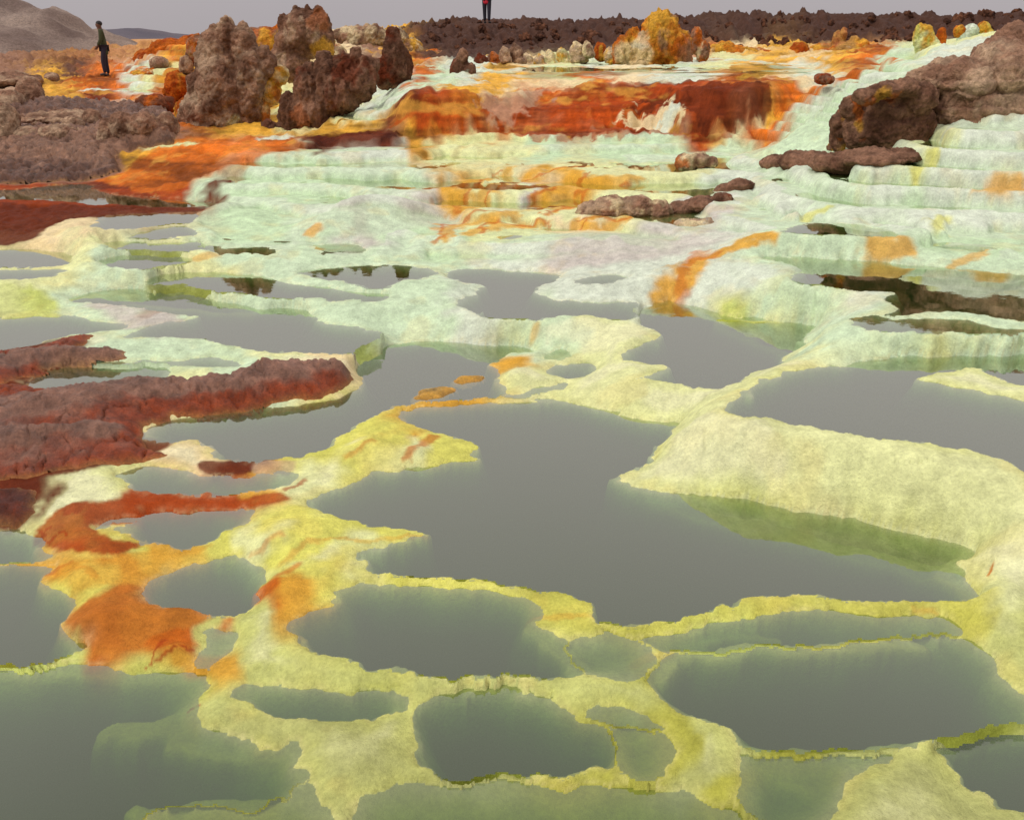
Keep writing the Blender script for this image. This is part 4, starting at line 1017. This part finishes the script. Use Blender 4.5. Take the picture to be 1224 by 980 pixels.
rock('boulder', 'orange brown hump between the two tallest pinnacles', 'rock', 26, [(320,55,24,22),(305,45,12,12),(335,40,10,12)], 'bOg', [(325,60,14,'g',.6)], .5, px=1.4, seed=97)
rock('mineral_mound', 'orange hillock left of the tall knobbly pinnacle on skyline', 'rock', 31.5, [(205,62,28,14),(230,58,22,16),(180,70,22,12),(240,75,20,18)], 'OrB'.replace('B', 'b'), [(215,75,14,'g',.8),(190,80,10,'p',.5)], .4, px=1.4, seed=98)

for i, (u, v, rx, ry, d, t, lb) in enumerate([(212,104,16,18,23,'rOg','rust orange crag leaning on the left foot of the tall pinnacle'), (186,126,26,12,20.5,'rOd','low rust red hump on the left orange slope'), (222,136,13,18,19,'Org','bright orange knob touching the tall pinnacle at its left base'), (176,92,20,10,28,'gOc','golden hump on the left orange slope right of the olive clad person'),
        (236,60,14,18,27,'bOg','brown and orange crag just behind the tall pinnacle on the left'), (402,70,14,16,25,'cbO','cream streaked knoll between the notched pinnacle and narrow spire'), (520,70,18,10,32,'bOg','brown gold hump at the foot of the ridge above the white channel'), (490,58,16,12,33,'bgc','brown gold hump right of the narrow spire on the skyline')]):
    rock('mineral_mound', lb, 'rock', d, [(u, v, rx, ry), (u + rx * .5, v + ry * .35, rx * .6, ry * .7), (u - rx * .5, v + ry * .4, rx * .6, ry * .65), (u + rx * .1, v - ry * .5, rx * .35, ry * .6)], t, [], .55, px=1.5, seed=120 + i)

# crest boulders of the far ridge
protos = []
for k in range(8):
    rs = np.random.RandomState(k)
    L = [(rs.uniform(-.35, .35, 3) * (1, 1, .6), rs.uniform(.35, .7, 3)) for _ in range(5)]
    V, T = fuse(L, .075)
    N = normals(V, T)
    d1, d2 = worley3(V * 2.6 + k, k)
    V = V + N * (.30 * (.5 - d1) + .25 * fbm3(V * 2.5, k, 4))[:, None]
    t = 'db'
    col = lin((66, 42, 32)) + (lin((112, 72, 50)) - lin((66, 42, 32))) * sstep(-.3, .5, fbm3(V * 1.5, k + 3))[:, None]
    protos.append((V, T, np.clip(col * (1 + .5 * fbm3(V * 5, k + 7))[:, None], .004, .9)))
rng = np.random.RandomState(11)
meshes = {}
for i in range(250):
    u = rng.uniform(486, 1235); d = rng.uniform(34.5, 41.5)
    k = rng.randint(8); r = rng.uniform(.07, .17) * (1 + 1.1 * rng.rand() ** 3)
    x = ray(u, 40)[0] * d
    rr = np.searchsorted(Y, d); c = min(np.searchsorted(S, x / d), NC - 1)
    if k not in meshes:
        V, T, col = protos[k]
        o = mesh_from('ridge_boulder', V, T, M_ROCK, col); meshes[k] = o
    else:
        o = meshes[k].copy(); COL.objects.link(o)
    o.location = (x, d, H[rr, c] - r * .05); o.scale = (r * rng.uniform(.8, 1.3), r, r * rng.uniform(.8, 1.5))
    o.rotation_euler = (rng.uniform(-.2, .2), rng.uniform(-.2, .2), rng.uniform(0, 6.28))
    tag(o, 'dark brown lava like boulder along the far ridge crest', 'boulder', 'boulders along the far brown ridge')

# ------------------------------------------------------------------ hills behind
def hill(name, prof, d, depth, tones, seed, rough):
    """prof: skyline marks; a rounded ridge of real depth under them"""
    us = np.linspace(prof[0][0], prof[-1][0], 150)
    vs = np.interp(us, [p[0] for p in prof], [p[1] for p in prof])
    ns = 60
    T_ = np.linspace(-1, 1, ns)
    X = np.array([ray(u, 40)[0] * d for u in us]); Zt = np.array([ray(612, v)[1] * d for v in vs])
    zb = -3.2
    xx = np.repeat(X[None], ns, 0); yy = d + depth * T_[:, None] + 0 * xx
    hh = zb + (Zt - zb)[None] * np.clip(1 - np.abs(T_[:, None]) ** 1.6, 0, 1)
    sc = d / 70
    hh = hh + rough * fbm(xx / 5 / sc, yy / 5 / sc, seed, 5, .55) * (1 - np.abs(T_[:, None])) ** .3
    V = np.stack([xx, yy, hh], 2).reshape(-1, 3)
    i, j = np.meshgrid(np.arange(ns - 1), np.arange(149), indexing='ij'); a = (i * 150 + j).ravel()
    m = sstep(-.3, .4, fbm(xx / 4 / sc, yy / 4 / sc, seed + 9, 4, .6))[..., None]
    col = lin(tones[0]) + (lin(tones[1]) - lin(tones[0])) * m
    o = mesh_from(name, V, np.stack([a, a + 1, a + 151, a + 150], 1), M_ROCK, col.reshape(-1, 3))
    o['kind'] = 'structure'
    return o
hill('hill', [(-420,-30),(-120,-10),(0,8),(12,16),(30,20),(60,21),(85,26),(100,33),(115,42),(135,48),(190,62)], 72, 22, ((152,134,120), (118,100,90)), 500, 1.6)
hill('hill', [(60,48),(110,44),(140,39),(165,36),(185,39),(205,44),(260,50)], 900, 200, ((98,92,98), (88,84,92)), 510, 2.0)  # distance haze is mixed into the grey-blue tones of this far hill

# ------------------------------------------------------------------ people
def skin(name, verts, edges, mat, parent, sub=2):
    me = bpy.data.meshes.new(name)
    me.from_pydata([v[:3] for v in verts], edges, [])
    ob = bpy.data.objects.new(name, me); COL.objects.link(ob)
    md = ob.modifiers.new('s', 'SKIN'); md.use_smooth_shade = True
    for i, v in enumerate(verts):
        sv = me.skin_vertices[0].data[i]; r = v[3]
        sv.radius = r if isinstance(r, tuple) else (r, r)
        sv.use_root = (i == 0)
    ss = ob.modifiers.new('u', 'SUBSURF'); ss.levels = sub; ss.render_levels = sub
    V, T = eval_mesh(ob)
    bpy.data.objects.remove(ob); bpy.data.meshes.remove(me)
    o = mesh_from(name, V, T, mat)
    o.parent = parent
    return o

def blob(name, c, r, mat, parent, seed=0, n=.0):
    V = ICO_V.copy()
    if n: V = V * (1 + n * fbm3(V * 2.5, seed, 3))[:, None]
    o = mesh_from(name, V * r + np.array(c), ICO_F, mat); o.parent = parent
    return o

M_SKIN = mat_plain('skin', (96, 62, 46), .6)
M_HAIR = mat_plain('hair', (24, 18, 18), .7)
M_OLIVE = mat_plain('olive_cloth', (58, 62, 34), .9)
M_DARK = mat_plain('dark_cloth', (40, 32, 46), .9)
M_RED = mat_plain('red_cloth', (205, 40, 62), .8)
M_NAVY = mat_plain('navy_cloth', (34, 32, 44), .85)
M_SHOE = mat_plain('shoe', (38, 30, 28), .7)

def person(label, loc, rz, h, m_top, m_leg, stride, arms, lean):
    """figure 1.75 units high facing -y, scaled to its height; joints: pelvis, spine, neck, head, limbs"""
    root = bpy.data.objects.new('person', None); COL.objects.link(root)
    tag(root, label, 'person')
    lx, ly = .10, lean
    hipz, kn_, an = .92, .50, .09
    fl, fr_ = stride                                  # foot offsets along the walking direction (left, right), and lift
    J = {}
    J['pel'] = (0, 0, .96); J['sp'] = (0, ly * .4, 1.18); J['ch'] = (0, ly * .8, 1.36); J['nk'] = (0, ly, 1.50)
    J['hd'] = (0, ly - .035, 1.62); J['hd2'] = (0, ly - .04, 1.70)
    for sd, sg, (fo, lift, bend) in (('l', 1, fl), ('r', -1, fr_)):
        J['h' + sd] = (sg * .09, 0, hipz)
        J['k' + sd] = (sg * .10, fo * .5 - bend, kn_ + lift * .5)
        J['a' + sd] = (sg * .10, fo, an + lift)
        J['t' + sd] = (sg * .12, fo - .17, .035 + lift)
        ex, wr = arms[0 if sd == 'l' else 1]
        J['s' + sd] = (sg * .18, ly * .9, 1.43)
        J['e' + sd] = (sg * .25 + ex[0], ly * .8 + ex[1], 1.15 + ex[2])
        J['w' + sd] = (sg * .24 + wr[0], ly * .6 + wr[1], .93 + wr[2])
    names = list(J); ix = {n: i for i, n in enumerate(names)}
    R = dict(pel=(.145, .105), sp=(.125, .095), ch=(.15, .105), nk=.055, hd=.088, hd2=.085)
    for sd in 'lr':
        R.update({'h' + sd: .088, 'k' + sd: .055, 'a' + sd: .038, 't' + sd: .035, 's' + sd: .055, 'e' + sd: .042, 'w' + sd: .028})
    vb = [(*J[n], R[n]) for n in names]
    E = [('pel', 'sp'), ('sp', 'ch'), ('ch', 'nk'), ('nk', 'hd'), ('hd', 'hd2')]
    for sd in 'lr':
        E += [('pel', 'h' + sd), ('h' + sd, 'k' + sd), ('k' + sd, 'a' + sd), ('a' + sd, 't' + sd), ('ch', 's' + sd), ('s' + sd, 'e' + sd), ('e' + sd, 'w' + sd)]
    eb = [(ix[a], ix[b]) for a, b in E]
    for sd, sg in (('l', 1), ('r', -1)):              # palm, four fingers and thumb
        w = np.array(J['w' + sd]); e = np.array(J['e' + sd])
        dn = (w - e) / np.linalg.norm(w - e)
        pm = w + dn * .07; ip = len(vb); vb.append((*pm, (.024, .016))); eb.append((ix['w' + sd], ip))
        fwd = np.array([0, -1, 0.2]); inn = np.array([-sg, 0, 0])
        for f in range(4):
            b0 = pm + dn * .03 + fwd * (.03 - .02 * f); b1 = b0 + dn * (.045 - .004 * abs(f - 1)) + inn * .012; b2 = b1 + dn * .03 + inn * .022
            i0 = len(vb); vb += [(*b0, .009), (*b1, .008), (*b2, .007)]; eb += [(ip, i0), (i0, i0 + 1), (i0 + 1, i0 + 2)]
        t0 = w + dn * .03 + fwd * .03; t1 = t0 + dn * .03 + fwd * .02
        i0 = len(vb); vb += [(*t0, .010), (*t1, .009)]; eb += [(ip, i0), (i0, i0 + 1)]
    nose = len(vb); hd = np.array(J['hd']); vb.append((*(hd + (0, -.10, -.005)), .016)); eb.append((ix['hd'], nose))
    for sg in (1, -1):
        i0 = len(vb); vb.append((*(hd + (sg * .09, .01, 0)), .016)); eb.append((ix['hd'], i0))
    skin('body', vb, eb, M_SKIN, root, 1)
    def sub_(keys, edges, grow, name, mat, extra=()):
        vv = [(*J[k], tuple(q * grow for q in R[k]) if isinstance(R[k], tuple) else R[k] * grow) for k in keys] + list(extra)
        kk = {k: i for i, k in enumerate(keys)}
        return skin(name, vv, [(kk[a], kk[b]) for a, b in edges] + ([(0, len(keys))] if extra else []), mat, root)
    R2 = dict(R); R = {**R, 'nk': .062}
    for sd in 'lr': R['s' + sd] = .065; R['e' + sd] = .055; R['w' + sd] = .042
    jk = sub_(['pel', 'sp', 'ch', 'nk', 'sl', 'el', 'wl', 'sr', 'er', 'wr'], [('pel', 'sp'), ('sp', 'ch'), ('ch', 'nk'), ('ch', 'sl'), ('sl', 'el'), ('el', 'wl'), ('ch', 'sr'), ('sr', 'er'), ('er', 'wr')], 1.18, 'jacket', m_top, [(0, .01, .66, (.16, .12))])
    R = {**R2}
    for sd in 'lr': R['h' + sd] = .098; R['k' + sd] = .072; R['a' + sd] = .055
    sub_(['pel', 'hl', 'kl', 'al', 'hr', 'kr', 'ar'], [('pel', 'hl'), ('hl', 'kl'), ('kl', 'al'), ('pel', 'hr'), ('hr', 'kr'), ('kr', 'ar')], 1.1, 'trousers', m_leg)
    for sd in 'lr':
        a, t = np.array(J['a' + sd]), np.array(J['t' + sd])
        skin('shoe', [(*(a + (0, .03, -.045)), (.048, .045)), (*((a + t) / 2 + (0, 0, -.02)), (.048, .04)), (*t, (.045, .035))], [(0, 1), (1, 2)], M_SHOE, root, 1)
    blob('hair', hd + np.array((0, .018, .05)), (.098, .105, .092), M_HAIR, root, 3, .08)
    for sg in (1, -1): blob('eye', hd + np.array((sg * .034, -.082, .018)), (.011, .008, .008), M_HAIR, root)
    root.location = loc; root.rotation_euler = (0, 0, rz); root.scale = (h / 1.75,) * 3
    return root

px_, py_, pz_ = tri(129, 92)
P1 = person('person in olive top and dark trousers standing on orange ground at left', (px_, py_, pz_), math.radians(-70), 62.5 * py_ * ray(129, 60)[2] / F, M_OLIVE, M_DARK,
            ((-.07, .03, .05), (.03, 0, .02)), (((-.03, -.04, .0), (-.06, -.16, .06)), ((.03, -.02, 0), (.04, -.14, .06))), -.04)
rr = np.searchsorted(Y, 40.3); cx = ray(582, 28)[0] * 40.3; c = np.searchsorted(S, cx / 40.3)
P2 = person('person in red jacket and dark trousers on the far brown ridge', (cx, 40.3, ray(582, 28.5)[1] * 40.3), math.radians(165), 1.72, M_RED, M_NAVY,
            ((-.06, 0, .01), (.06, 0, .0)), (((.02, 0, 0), (-.02, -.08, .05)), ((-.02, 0, 0), (.02, -.08, .05))), -.02)
bx = np.array((cx, 40.3, ray(582, 28.5)[1] * 40.3))
V = ICO_V.copy(); V = np.sign(V) * np.abs(V) ** .55
bag = mesh_from('shoulder_bag', V * (.11, .06, .09), ICO_F, M_HAIR); bag.location = (bx[0] + .26, bx[1] - .02, bx[2] + .93); tag(bag, 'small black bag hanging at the hip of red jacketed person', 'bag')
st = mesh_from('strap', np.concatenate([np.array([[-.03, 0, .07], [.0, 0, .07], [-.26, -.02, .52], [-.29, -.02, .52]]), np.array([[-.03, .01, .07], [.0, .01, .07], [-.26, .01, .52], [-.29, .01, .52]])]), [(0, 1, 2, 3), (7, 6, 5, 4), (0, 4, 5, 1), (2, 6, 7, 3), (1, 5, 6, 2), (3, 7, 4, 0)], M_HAIR, None, False); st.parent = bag
